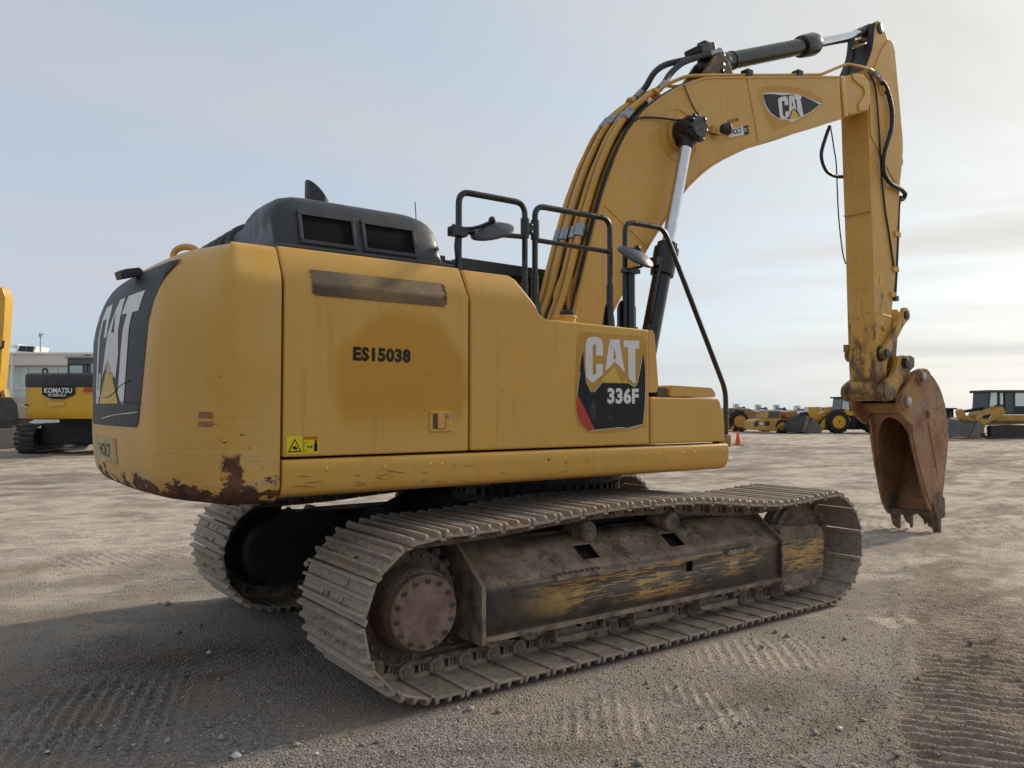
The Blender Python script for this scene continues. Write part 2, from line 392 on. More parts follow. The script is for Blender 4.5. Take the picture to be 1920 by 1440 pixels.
def mat_counterweight():
    m = Mat('counterweight_scraped_yellow'); x, y, z = m.xyz()
    big = m.noise(.9, 4); c = m.mix(m.ramp(big, .3, .72), tuple(q*.94 for q in YEL), tuple(q*1.05 for q in YEL))
    # washed vertical sag streaks of dust
    st = m.noise(2.2, 5, .6, vec=m.mapv((2.6, 2.6, .5)))
    c = m.mix(m.ramp(st, .42, .66, 0, .42), c, (.56, .385, .15))
    c = m.mix(m.math('MULTIPLY', m.ramp(m.noise(1.4, 3), .5, .66), .45), c, (.50, .28, .05))
    # horizontal rub marks, denser low down
    hs = m.noise(7, 6, .66, vec=m.mapv((.30, .30, 10)))
    low = m.ramp(z, 1.95, 1.25, 0, 1)
    rub = m.math('MULTIPLY', m.ramp(hs, .50, .62), m.math('ADD', m.math('MULTIPLY', low, .75), .10), True)
    c = m.mix(m.math('MULTIPLY', rub, .55), c, (.58, .43, .20))
    # grey-green scuff near the foot at the back
    sc2 = m.math('MULTIPLY', m.ramp(m.noise(3.5, 5, .6, vec=m.mapv((.5, .5, 3))), .52, .66), m.ramp(z, 1.55, 1.33))
    c = m.mix(m.math('MULTIPLY', sc2, .6), c, (.40, .33, .19))
    # bare rusty metal: along the bottom edge and up the rear corner
    nz = m.noise(5.5, 8, .7, vec=m.mapv((1, 1, 2.0)))
    th = m.ramp(z, 1.46, 1.20, .80, .36, False)
    bare = m.math('GREATER_THAN', nz, th)
    # corner band
    cx_ = m.math('ABSOLUTE', m.math('ADD', m.math('ADD', x, 3.045), m.math('MULTIPLY', m.math('ADD', m.noise(9, 5, .65), -.5), .16)))
    band = m.math('MULTIPLY', m.ramp(cx_, .035, .055, 1, 0), m.math('MULTIPLY', m.ramp(y, -1.2, -1.3), m.ramp(m.math('ADD', z, m.math('MULTIPLY', m.noise(14, 4), .10)), 1.54, 1.50)))
    spots = m.math('MULTIPLY', m.math('MULTIPLY', m.ramp(m.noise(24, 5, .65, vec=m.mapv((.6, .6, 1.6))), .635, .655), m.ramp(cx_, .08, .17, 1, 0)), m.math('MULTIPLY', m.ramp(y, -1.2, -1.3), m.ramp(z, 2.0, 1.85)))
    fin = m.math('MULTIPLY', m.ramp(m.noise(30, 5, .7, vec=m.mapv((.12, .12, 4))), .675, .70), m.ramp(z, 1.62, 1.40))
    bare = m.math('MAXIMUM', m.math('MAXIMUM', bare, band), m.math('MAXIMUM', spots, fin), True)
    rust = m.mix(m.ramp(m.noise(11, 5), .35, .65), (.060, .030, .020), (.150, .062, .030))
    c = m.mix(bare, c, rust)
    # faded red reflector patch on the corner
    px = m.math('LESS_THAN', m.math('ABSOLUTE', m.math('ADD', y, 1.395)), .036)
    pz = m.math('LESS_THAN', m.math('ABSOLUTE', m.math('ADD', z, -1.655)), .040)
    red = m.math('MULTIPLY', m.math('MULTIPLY', px, pz), m.ramp(m.noise(14, 5, .6, vec=m.mapv((.6, .6, 5))), .36, .46))
    red = m.math('MULTIPLY', red, m.ramp(m.math('ABSOLUTE', m.math('ADD', z, -1.652)), .004, .008))
    c = m.mix(m.math('MULTIPLY', red, .8), c, (.23, .055, .035))
    h = m.math('ADD', m.math('MULTIPLY', m.noise(1.3, 3), 5.), m.math('ADD', m.math('MULTIPLY', bare, -.5), m.math('MULTIPLY', m.noise(380, 2), .3)))
    m.set(base=c, rough=m.ramp(bare, 0, 1, .40, .75), normal=m.bump(h, .18, .004), coat=.03, coatr=.3, spec=.3)
    return m.m
MCW = mat_counterweight()

MPLA = simple('black_plastic', (.026, .030, .036), .46, 0, .2, 3, dust=.08, dustcol=(.08, .078, .075), bump=.15, bscale=500)
MBLK = simple('black_paint', (.007, .008, .009), .30, 0, .25, 6, coat=.15, dust=.05, dustcol=(.12, .105, .09))
MBLKD = simple('dusty_black_paint', (.014, .014, .015), .5, 0, .3, 5, dust=.75, dustcol=(.15, .125, .10))
MCYL = simple('gloss_black_cylinder', (.006, .007, .008), .30, 0, .2, 6, coat=.05, dust=.04, dustcol=(.1, .09, .08))
MGRE = simple('black_grease', (.008, .007, .006), .38, 0, .5, 18, bump=1.0, bscale=38)
MCHR = simple('chrome_rod', (.62, .63, .65), .16, 1.0, .08, 12, rvar=.08)
MRUB = simple('hose_rubber', (.014, .014, .015), .55, 0, .3, 14, dust=.3, dustcol=(.12, .10, .085))
MCLAMP = simple('zinc_clamp', (.30, .31, .32), .34, .85, .2, 20)
MGAL = simple('fitting_steel', (.34, .33, .31), .4, .7, .25, 22, dust=.25)
MMIR = simple('mirror_back_grey', (.050, .054, .060), .42, 0, .12, 10, dust=.25, dustcol=(.2, .19, .18))
MGLASSDK = Mat('dark_glass').set(base=(.012, .016, .018), rough=.06, spec=.6).m
MSCREEN = Mat('dark_vent_screen').set(base=(.004, .004, .005), rough=.7, spec=.1).m
MRUBT = simple('tyre_rubber', (.012, .011, .011), .8, 0, .3, 6, dust=.3, dustcol=(.09, .078, .065))
MDARK = simple('frame_black', (.012, .012, .013), .6, 0, .3, 4, dust=.4, dustcol=(.07, .06, .05))  # black with thin brown dust, for frames, chassis and grilles

def mat_track(name, inner=False):
    m = Mat(name); x, y, z = m.xyz(); r = m.rnd()
    ofs = m.node('ShaderNodeCombineXYZ'); m.l.new(m.math('MULTIPLY', r, 37.), ofs.inputs[0]); m.l.new(m.math('MULTIPLY', r, 11.), ofs.inputs[1])
    va = m.node('ShaderNodeVectorMath', operation='ADD'); m.l.new(m.P, va.inputs[0]); m.l.new(ofs.outputs[0], va.inputs[1]); V = va.outputs[0]
    n1_ = m.noise(5, 6, .6, vec=V); n2_ = m.noise(30, 5, .65, vec=V)
    steel = m.mix(m.ramp(n2_, .3, .7), (.225, .192, .160), (.400, .345, .285))
    rust = m.mix(m.ramp(n2_, .3, .7), (.225, .145, .092), (.35, .240, .165))
    c = m.mix(m.math('MULTIPLY', m.ramp(n1_, .40, .66), m.ramp(r, 0, 1, .25, .8)), steel, rust)
    dust = m.mix(m.ramp(n1_, .3, .7), (.40, .318, .230), (.50, .405, .300))
    up_ = m.nrm()[2]
    d = m.math('MULTIPLY', m.ramp(up_, .1, .95, .12, .86), m.ramp(m.math('ADD', m.math('MULTIPLY', n1_, .55), m.math('MULTIPLY', n2_, .45)), .34, .60))
    c = m.mix(d, c, dust)
    # grouser tips worn to brighter metal (local z is outwards)
    tip = m.math('MULTIPLY', m.ramp(z, .094, .104), m.ramp(n2_, .30, .55))
    c = m.mix(m.math('MULTIPLY', tip, .55), c, (.33, .30, .265))
    h = m.math('ADD', m.math('MULTIPLY', n2_, 1.), m.math('MULTIPLY', m.noise(110, 4, .6, vec=V), .6))
    m.set(base=c, metal=m.ramp(d, 0, .5, .28, .0), rough=m.ramp(n2_, .3, .7, .5, .78), normal=m.bump(h, .5, .006))
    return m.m
MTRK = mat_track('dusty_track_steel')

def mat_frame():
    m = Mat('track_frame_black_scraped'); x, y, z = m.xyz(); N = m.nrm()
    blk = m.mix(m.ramp(m.noise(8, 5), .35, .65), (.012, .014, .017), (.032, .034, .037))
    # yellow showing through where the black is scratched off: long slanted scratch strokes
    s1 = m.noise(58, 5, .66, 0, vec=m.mapv((.055, .2, 1.0), (0, R(-6), 0)))
    s2 = m.noise(52, 5, .66, .15, vec=m.mapv((.10, .2, 1.0), (0, R(34), 0)))
    s3 = m.noise(52, 5, .66, .15, vec=m.mapv((.10, .2, 1.0), (0, R(-40), 0)))
    zone = m.noise(1.7, 3, .5, vec=m.mapv((.8, .1, 1.9), (0, 0, 0), (.35, 0, .1)))
    k = m.math('ADD', m.math('MAXIMUM', m.math('MAXIMUM', s1, m.math('ADD', s2, -.045)), m.math('ADD', s3, -.05)), m.math('MULTIPLY', m.math('ADD', zone, -.5), .55))
    side = m.ramp(N[1], -.75, -.95)
    yl = m.math('MULTIPLY', m.math('MULTIPLY', m.ramp(m.math('ADD', k, m.ramp(z, .56, .42, -.02, .03)), .530, .560), side), m.math('MULTIPLY', m.ramp(z, .27, .34), m.ramp(z, .60, .54)))
    c = m.mix(yl, blk, m.mix(m.ramp(m.noise(12, 4), .3, .7), (.36, .20, .045), (.56, .34, .10)))
    # dust: thick on the sloping top, thin on the sides
    n = m.math('ADD', m.math('MULTIPLY', m.noise(3.2, 6, .62), .6), m.math('MULTIPLY', m.noise(26, 5, .65), .4))
    dz_ = m.ramp(N[2], .12, .55)
    edge = m.math('MULTIPLY', m.ramp(z, .53, .60), .55)
    lo = m.math('MULTIPLY', m.ramp(z, .34, .26), .6)
    d = m.math('MULTIPLY', m.math('MAXIMUM', m.math('MAXIMUM', m.math('MULTIPLY', dz_, .96), edge), m.math('MAXIMUM', lo, .20)), m.ramp(n, .34, .52))
    c = m.mix(d, c, m.mix(m.ramp(m.noise(7, 6, .6), .35, .65), (.255, .192, .130), (.420, .325, .225)))
    # dark clotted mud specks on the slope
    mud = m.math('MULTIPLY', m.ramp(m.noise(18, 6, .7, vec=m.mapv((.8, 1, 1))), .585, .63), dz_)
    c = m.mix(m.math('MULTIPLY', mud, .6), c, (.055, .044, .034))
    m.set(base=c, rough=m.ramp(d, 0, .7, .42, .85), normal=m.bump(m.math('ADD', m.noise(40, 5, .65), m.math('MULTIPLY', mud, .6)), .35, .006))
    return m.m
MFRM = mat_frame()

def mat_dusty(name, a, b, metal=0.2):
    m = Mat(name); n = m.noise(9, 6, .62); n2_ = m.noise(60, 4)
    c = m.mix(m.ramp(n, .32, .68), a, b)
    c = m.mix(m.math('MULTIPLY', m.ramp(m.nrm()[2], .1, .9), m.ramp(n2_, .3, .6)), c, (.26, .22, .175))
    m.set(base=c, rough=.72, metal=metal, normal=m.bump(m.math('ADD', n, n2_), .4, .005)); return m.m
MROL = mat_dusty('dusty_roller_steel', (.118, .090, .066), (.335, .262, .190))
MFD = mat_dusty('rusty_final_drive', (.150, .092, .066), (.275, .190, .145))
MFDD = mat_dusty('dark_rusty_hub', (.055, .040, .030), (.130, .098, .070))

def mat_bucket(name, yel=.0):
    m = Mat(name); x, y, z = m.xyz()
    n = m.noise(2.4, 6, .62); f = m.noise(22, 6, .66); v = m.noise(6, 6, .65, vec=m.mapv((2.6, 2.6, .5)))
    c = m.mix(m.ramp(n, .34, .66), (.205, .098, .046), (.365, .195, .098))
    c = m.mix(m.math('MULTIPLY', m.ramp(v, .52, .68), .75), c, (.265, .205, .160))
    c = m.mix(m.math('MULTIPLY', m.ramp(f, .58, .66), .6), c, (.055, .030, .020))
    c = m.mix(m.math('MULTIPLY', m.ramp(m.noise(34, 6, .7, vec=m.mapv((1.5, 1.5, .35), (0, R(20), 0))), .62, .66), .5), c, (.34, .27, .21))
    if yel == .12: c = m.mix(m.math('MULTIPLY', m.ramp(m.math('ADD', n, m.ramp(z, 1.2, 1.9, -.14, .14)), .46, .62), .75), c, (.275, .215, .165))
    if yel: c = m.mix(m.math('MULTIPLY', m.ramp(m.noise(3.1, 6, .66), .60-.18*yel, .70-.18*yel), .9), c, (.33, .185, .045))
    m.set(base=c, rough=m.ramp(f, .3, .7, .48, .8), metal=.15, normal=m.bump(m.math('ADD', f, m.noise(90, 4)), .4, .005))
    return m.m
MBKT = mat_bucket('rusty_bucket_steel'); MBKTY = mat_bucket('rusty_bucket_yellow_left', .8); MBKTIN = mat_bucket('worn_bucket_inside', .25)
MBKTG = mat_bucket('scraped_bucket_side', .12)
MCPL = yellow('oily_coupler_yellow', .25, 1.0, .80, .80, greasy=.95)
MTOOTH = mat_dusty('worn_tooth_steel', (.10, .070, .050), (.19, .15, .12), .4)

def vinyl(name, c, var=.08, dirt=.25, dcol=(.30, .25, .19), thr=.56):
    m = Mat(name); n = m.noise(11, 6, .65, vec=m.mapv((1, 1, .5)))
    k = m.mix(m.ramp(m.noise(3, 3), .3, .7), tuple(x*(1-var) for x in c), tuple(min(1, x*(1+var)) for x in c))
    k = m.mix(m.math('MULTIPLY', m.ramp(n, thr, thr+.12), dirt), k, dcol)
    m.set(base=k, rough=.48, spec=.22); return m.m
VW = vinyl('white_vinyl', (.70, .69, .67), .05, .25)
VB = vinyl('black_vinyl', (.013, .015, .018), .2, .35, (.12, .12, .12), .58)
VR = vinyl('red_vinyl', (.42, .060, .035), .08, .3)
VY = vinyl('decal_yellow_vinyl', (.66, .44, .085), .08, .25)
VBR = vinyl('bright_yellow_vinyl', (.70, .56, .015), .05, .15)
VDK = vinyl('dark_lettering', (.022, .018, .014), .3, .2)
VGHOST = vinyl('old_glue_outline', (.52, .285, .055), .10, .35, (.58, .36, .10))
VLINE = vinyl('peeled_white_edge', (.66, .64, .58), .1, .5, (.3, .22, .12), .5)
# ------------------------------------------------------------------ ground
def _h(ix, iy, s):
    n = (ix.astype(np.int64)*374761393 + iy.astype(np.int64)*668265263 + s*1442695041) & 0x7fffffff
    n = ((n ^ (n >> 13))*1274126177) & 0x7fffffff
    return ((n ^ (n >> 16)) & 0xffff)/65535.0
def vnoise(x, y, s=0):
    x0 = np.floor(x); y0 = np.floor(y); fx = x-x0; fy = y-y0
    fx = fx*fx*(3-2*fx); fy = fy*fy*(3-2*fy)
    a = _h(x0, y0, s); b = _h(x0+1, y0, s); c = _h(x0, y0+1, s); d = _h(x0+1, y0+1, s)
    return (a*(1-fx)+b*fx)*(1-fy)+(c*(1-fx)+d*fx)*fy-.5
def fbm(x, y, o=4, s=0, g=.5):
    r = 0; a = 1.0
    for k in range(o):
        r = r+a*vnoise(x*2**k+k*7.3, y*2**k-k*3.1, s+k); a *= g
    return r
def sst(x, a, b):
    t = np.clip((x-a)/(b-a), 0, 1); return t*t*(3-2*t)
def band(x, y, cx, cy, ang, L, W, soft=.25):
    """soft box of half length L along ang and half width W"""
    c, s = math.cos(R(ang)), math.sin(R(ang)); u = (x-cx)*c+(y-cy)*s; v = -(x-cx)*s+(y-cy)*c
    wob = fbm(x*2.1, y*2.1, 3, 91)*.35
    return (1-sst(np.abs(u)+wob, L-soft, L+soft*.4))*(1-sst(np.abs(v)+wob, W-soft, W+soft*.4)), u, v
def ridges(t, sp, sharp=1.5):
    w = .5+.5*np.sin(2*np.pi*t/sp); return w**sharp
CHIPS = [(-.739, -2.753, .10, .05, 20), (-.731, -3.016, .09, .055, 35), (-.664, -3.309, .13, .055, 42), (-.195, -1.72, .10, .035, 40), (-.45, -2.731, .05, .025, 10), (-1.55, -2.02, .08, .04, -20), (1.95, -2.33, .07, .04, 60)]
def ground_h(x, y):
    r = np.hypot(x-CAM.x, y-CAM.y)
    wx = x+.05*fbm(x*.9, y*.9, 2, 31); wy = y+.05*fbm(x*.9+9, y*.9, 2, 32)
    h = .020*fbm(x*.45, y*.45, 3, 1)*sst(r, 3, 8) + .010*fbm(x*2.3, y*2.3, 4, 5) + .004*fbm(x*11, y*11, 3, 6)*(1-sst(r, 8, 16)) + .0045*fbm(x*26, y*26, 2, 8)*(1-sst(r, 5, 9))
    soil = np.zeros_like(x); pale = np.zeros_like(x)
    # soil on the right, beyond an uneven edge running past the front of the near track
    ed = (x-.613)*.466-(y+3.108)*.885 + .22*fbm(x*1.3, y*1.3, 4, 40)
    soil = np.maximum(soil, sst(ed, -.06, .16))
    h += .020*np.exp(-((ed-.02)/.07)**2)*sst(r, 3, 4)
    # curved corrugations pressed into that soil
    t = wx*.8+wy*.6 + .35*np.sin(wx*.55+wy*.2)
    am = soil*(.45+.9*np.clip(fbm(x*.9, y*.9, 3, 44)+.45, 0, 1))*(1-sst(r, 11, 20))
    h += .024*am*ridges(t+.02*fbm(x*5, y*5, 3, 49), .118, 1.2)*(.55+.9*np.clip(fbm(x*4, y*4, 3, 48)+.4, 0, 1))
    # shoe prints beside the near track, ridges slanting away
    for cx, cy, ang, L, W in ((-.95, -2.60, 140, .70, .42), (.30, -2.20, 140, .55, .36), (-1.80, -2.2, 140, .4, .25), (-.15, -3.05, 140, .45, .25)):
        m, u, v = band(x, y, cx, cy, ang, L, W)
        t = wx*math.cos(R(140))+wy*math.sin(R(140))
        t = t+.008*fbm(x*6, y*6, 3, 46); br = np.clip(fbm(x*3.4, y*3.4, 3, 47)*2.0+.85, 0, 1); h += .007*m*ridges(t, .078, 1.3)*br; pale = np.maximum(pale, .95*m*br*ridges(t, .078, 1.8)*np.clip(fbm(x*2.2, y*2.2, 3, 45)*2.5+.95, 0, 1))
    # long drag streaks behind the machine on the left
    m, u, v = band(x, y, -2.75, .35, 36, 1.9, .75, .5)
    t = -wx*math.sin(R(36))+wy*math.cos(R(36)); brk = np.clip(fbm(x*1.1, y*1.1, 3, 52)*2+.55, 0, 1)
    h += .016*m*brk*ridges(t+.010*fbm(x*5, y*5, 3, 53), .066, 1.2)
    m2, u, v = band(x, y, -3.5, -.75, 70, .7, .5, .35)
    h += .020*m2*ridges(wx*math.cos(R(-20))+wy*math.sin(R(-20)), .08, 1.5)
    # crawler tracks crossing the yard: pairs of bands of pressed shoe bars
    for px_, py_, an, off in ((-3.2, 4.2, 8, 0), (-3.2, 6.6, 8, 0), (9.0, 1.2, 68, 0), (11.3, .2, 68, 0), (-30, 0, 0, 0)):
        c, s = math.cos(R(an)), math.sin(R(an)); u = (wx-px_)*c+(wy-py_)*s; v = -(wx-px_)*s+(wy-py_)*c+.06*u*u*.12
        mk = (1-sst(np.abs(v), .34, .46))*(1-sst(r, 13, 20))*np.clip(fbm(x*.8, y*.8, 3, 56)*2.4+.75, 0, 1)
        h += mk*(.018*ridges(u+.05*v, .108, 1.2)-.012); pale = np.maximum(pale, .35*mk*ridges(u+.05*v, .108, 2.0))
    # scuffed arcs where a machine turned, near the bucket
    for px_, py_, r0, r1 in ((8.2, -1.6, .8, 2.7), (10.5, 1.8, 1.2, 3.2)):
        q = np.hypot(x-px_, (y-py_)); mk = sst(q, r0-.3, r0)*(1-sst(q, r1, r1+.3))*np.clip(fbm(x*.7, y*.7, 3, 58)*2.2+.7, 0, 1)
        h += mk*.020*ridges(q+.04*fbm(x*2, y*2, 3, 59), .15, 1.2)
    # faint old prints farther out
    far = sst(r, 6, 9)*(1-sst(r, 24, 34))
    h += .014*far*np.clip(fbm(x*.35, y*.35, 3, 61)*2.2, 0, 1)*ridges(wx*.35+wy*.94, .21, 1.3)
    h += .05*fbm(x*.12, y*.12, 4, 63)*sst(r, 12, 25) + .036*fbm(x*.9, y*.9, 4, 64)*sst(r, 6, 12) + .011*fbm(x*3.1, y*3.1, 3, 65)*sst(r, 5.5, 9)*(1-sst(r, 22, 30))
    for cx, cy, a, b, an in CHIPS:
        m, u, v = band(x, y, cx, cy, an, a, b, .03); h += .010*m; pale = np.maximum(pale, m*.95)
    # flat under the tracks
    und = (1-sst(np.abs(np.abs(y)-1.295), .46, .62))*(1-sst(np.abs(x-.06), 2.3, 2.7))
    h = h*(1-und) - .016*und
    pale = np.maximum(pale, .85*sst(fbm(x*.16+3, y*.30, 4, 70)+.13*fbm(x*1.3, y*1.3, 3, 72), -.20, .25)*sst(r, 7.5, 13)*sst(y-.25*x, .2, 2.4))
    pale = np.maximum(pale, .8*sst(fbm(x*.22, y*.12, 4, 74), .02, .22)*sst(r, 9, 15))
    # broken pale dust and darker damp dirt lying in streaks across the open yard
    dk = fbm(x*.55+.3*y, y*.95, 5, 77, .6); pale = np.maximum(pale, .95*sst(dk, -.10, .20)*sst(r, 6, 10)); soil = np.maximum(soil, sst(-dk, .12, .38)*sst(r, 6, 10))
    d2 = fbm(x*1.7, y*1.7, 4, 83, .6)*sst(r, 5.5, 9)*(1-sst(r, 40, 70)); pale = np.clip(pale+1.1*np.maximum(d2, 0), 0, 1)*(1-np.clip(-d2*1.6, 0, .8)); soil = np.clip(soil+1.3*np.maximum(-d2-.05, 0), 0, 1)
    return h, soil, pale
def smoothzero(r): return 1-sst(r, 60, 200)
ang_d = np.linspace(-38, 38, 860); ang_l = np.linspace(-180, -38, 40)[:-1]; ang_r = np.linspace(38, 180, 40)[1:]
ang = np.radians(np.concatenate([ang_l, ang_d, ang_r])) + yaw
pxs = np.concatenate([np.linspace(520, 12, 600), np.geomspace(11.5, .28, 30)])
rad = np.concatenate([[.02, .6, 1.3, 2.0, 2.4], 1358/pxs])
Aa, Rr = np.meshgrid(ang, rad); gx = CAM.x+Rr*np.cos(Aa); gy = CAM.y+Rr*np.sin(Aa)
gh, gs, gp = ground_h(gx.ravel(), gy.ravel()); gh = gh*smoothzero(Rr.ravel()) - .013*np.maximum(Rr.ravel()-85, 0)
nr, na = gx.shape
co = np.stack([gx.ravel(), gy.ravel(), gh], 1)
idx = np.arange(nr*na).reshape(nr, na)
quads = np.stack([idx[:-1, :-1].ravel(), idx[:-1, 1:].ravel(), idx[1:, 1:].ravel(), idx[1:, :-1].ravel()], 1)
quads = quads[:, ::-1]
me = bpy.data.meshes.new('ground'); me.vertices.add(len(co)); me.vertices.foreach_set('co', co.astype(np.float32).ravel())
me.loops.add(quads.size); me.loops.foreach_set('vertex_index', quads.astype(np.int32).ravel())
me.polygons.add(len(quads)); me.polygons.foreach_set('loop_start', np.arange(0, quads.size, 4, dtype=np.int32))
me.update(calc_edges=True); me.polygons.foreach_set('use_smooth', np.ones(len(quads), bool))
for nm, arr in (('soil', gs), ('pale', gp)):
    a = me.attributes.new(nm, 'FLOAT', 'POINT'); a.data.foreach_set('value', arr.astype(np.float32))
ground = bpy.data.objects.new('ground', me); COL.objects.link(ground); ground['kind'] = 'structure'

def mat_ground():
    m = Mat('gravel_yard'); x, y, z = m.xyz()
    so = m.node('ShaderNodeAttribute', attribute_name='soil').outputs['Fac']; pa = m.node('ShaderNodeAttribute', attribute_name='pale').outputs['Fac']
    mid = m.noise(1.6, 6, .62); lg = m.noise(.23, 5, .6); fine = m.noise(70, 4, .7)
    # crushed stone: every cell its own grey
    v1 = m.node('ShaderNodeTexVoronoi'); v1.inputs['Scale'].default_value = 72; m.l.new(m.P, v1.inputs['Vector'])
    v2 = m.node('ShaderNodeTexVoronoi'); v2.inputs['Scale'].default_value = 46; m.l.new(m.P, v2.inputs['Vector'])
    sp = m.node('ShaderNodeSeparateColor'); m.l.new(v1.outputs['Color'], sp.inputs[0])
    sp2 = m.node('ShaderNodeSeparateColor'); m.l.new(v2.outputs['Color'], sp2.inputs[0])
    g = m.mix(m.ramp(sp.outputs[0], 0, 1, 0, 1, False), (.176, .160, .145), (.345, .316, .285))
    g = m.mix(m.math('MULTIPLY', m.ramp(sp2.outputs[1], .88, .93), .5), g, (.50, .46, .40))
    g = m.mix(m.math('MULTIPLY', m.ramp(sp2.outputs[2], .12, .05), .7), g, (.085, .074, .064))
    dirt = m.mix(m.ramp(fine, .3, .7), (.250, .200, .157), (.375, .308, .245))
    c = m.mix(m.ramp(mid, .38, .62, .12, .85), g, dirt)
    soilc = m.mix(m.ramp(m.noise(9, 6, .65), .3, .7), (.200, .150, .106), (.350, .272, .200))
    soilc = m.mix(m.math('MULTIPLY', m.ramp(sp.outputs[1], .80, .92), .45), soilc, (.42, .37, .31))
    c = m.mix(m.math('MULTIPLY', so, .92), c, soilc)
    palec = m.mix(m.ramp(fine, .3, .7), (.55, .455, .358), (.69, .585, .475))
    c = m.mix(m.math('MULTIPLY', pa, m.ramp(m.noise(3.2, 6, .66), .34, .58, .45, 1)), c, palec)
    # broad tone drift and dark damp / oily streaks across the yard
    st = m.noise(.9, 7, .66, 1.0, vec=m.mapv((.35, 1.1, 1), (0, 0, R(-20))))
    c = m.mix(m.math('MULTIPLY', m.ramp(st, .50, .66), .62), c, (.150, .110, .078))
    c = m.mix(m.math('MULTIPLY', m.ramp(lg, .5, .66), .30), c, (.46, .39, .305))
    h = m.math('ADD', m.math('MULTIPLY', v1.outputs['Distance'], -1.8), m.math('ADD', m.math('MULTIPLY', fine, 1.1), m.math('MULTIPLY', m.noise(16, 6, .68), 2.2)))
    m.set(base=c, rough=.92, spec=.25, normal=m.bump(h, .85, .012)); return m.m
me.materials.append(mat_ground())

# loose crushed stone lying on the yard
def pebbles():
    N = 52000
    v = 1358/ (np.abs(rng.normal(0, 1, N))*0+rng.uniform(110, 560, N)); th = yaw+np.radians(rng.uniform(-37, 37, N))
    px = CAM.x+v*np.cos(th); py = CAM.y+v*np.sin(th)
    keep = ~((np.abs(np.abs(py)-1.295) < .52) & (np.abs(px-.06) < 2.55))
    cl = vnoise(px*.9, py*.9, 17)+.25*vnoise(px*4, py*4, 18); keep &= cl > -.28
    px, py = px[keep], py[keep]; n = len(px)
    hz, so, pa = ground_h(px, py); kp = rng.uniform(0, 1, n) > so*.72; px, py, hz = px[kp], py[kp], hz[kp]; n = len(px)
    s = .0034+.0052*rng.random(n)**2.0+.026*(rng.random(n) > .990)*rng.random(n)**1.5
    base = np.array([(1,0,0),(0,1,0),(-1,0,0),(0,-1,0),(0,0,.75),(0,0,-.6)], float)
    V = base[None]*rng.uniform(.55, 1.35, (n, 6, 3)); a = rng.uniform(0, 6.28, n); ca, sa = np.cos(a)[:, None], np.sin(a)[:, None]
    X = V[..., 0]*ca-V[..., 1]*sa; Y = V[..., 0]*sa+V[..., 1]*ca
    V = np.stack([X, Y, V[..., 2]], -1)*s[:, None, None]; V += np.stack([px, py, hz+s*.35], 1)[:, None]
    F = np.array([(0,1,4),(1,2,4),(2,3,4),(3,0,4),(1,0,5),(2,1,5),(3,2,5),(0,3,5)])
    F = (F[None]+6*np.arange(n)[:, None, None]).reshape(-1, 3)
    me = bpy.data.meshes.new('gravel'); me.vertices.add(n*6); me.vertices.foreach_set('co', V.astype(np.float32).ravel())
    me.loops.add(F.size); me.loops.foreach_set('vertex_index', F.astype(np.int32).ravel()); me.polygons.add(len(F)); me.polygons.foreach_set('loop_start', np.arange(0, F.size, 3, dtype=np.int32)); me.update(calc_edges=True)
    c = np.repeat(rng.uniform(0, 1, n), 6); at = me.attributes.new('tone', 'FLOAT', 'POINT'); at.data.foreach_set('value', c.astype(np.float32))
    m = Mat('crushed_stone'); t = m.node('ShaderNodeAttribute', attribute_name='tone').outputs['Fac']
    k = m.mix(t, (.15, .135, .12), (.42, .385, .34)); k = m.mix(m.ramp(t, .90, .96), k, (.60, .56, .50)); m.set(base=k, rough=.85); me.materials.append(m.m)
    o = bpy.data.objects.new('gravel', me); COL.objects.link(o); tag(o, 'loose crushed grey stone scattered over the yard ground', 'gravel', kind='stuff')
pebbles()
# ------------------------------------------------------------------ the excavator
EX = empty('excavator', (0, 0, 0), 0, 'large yellow tracked excavator with black engine hood, its bucket teeth resting on the ground', 'excavator')
XR, XF, ZC, RP, GA, SW = -1.953, 2.078, .505, .40, 1.295, .90
# ---- tracks
def track_path():
    P = []
    for x in np.linspace(XR, XF, 60): P.append((x, ZC-RP))
    for a in np.linspace(-90, 80, 40)[1:]: P.append((XF+RP*math.cos(R(a)), ZC+RP*math.sin(R(a))))
    tp = [(XF+RP*math.cos(R(80)), ZC+RP*math.sin(R(80))), (1.80, .872), (1.35, .856), (.95, .885), (.45, .940), (.0, .958), (-.45, .962), (-.85, .945), (-1.3, .915), (-1.65, .903), (XR+.05, ZC+RP-.004)]
    for v in catmull([Vector((x, 0, z)) for x, z in tp], 10)[1:]: P.append((v.x, v.z))
    for a in np.linspace(92, 268, 42): P.append((XR+RP*math.cos(R(a)), ZC+RP*math.sin(R(a))))
    return np.array(P)
TP = track_path(); seg_ = np.linalg.norm(np.diff(np.vstack([TP, TP[:1]]), axis=0), axis=1); cum = np.concatenate([[0], np.cumsum(seg_)])
def track_at(s):
    s = s % cum[-1]; i = min(np.searchsorted(cum, s, side='right')-1, len(TP)-1); t = (s-cum[i])/max(seg_[i], 1e-9)
    return TP[i]*(1-t)+TP[(i+1) % len(TP)]*t
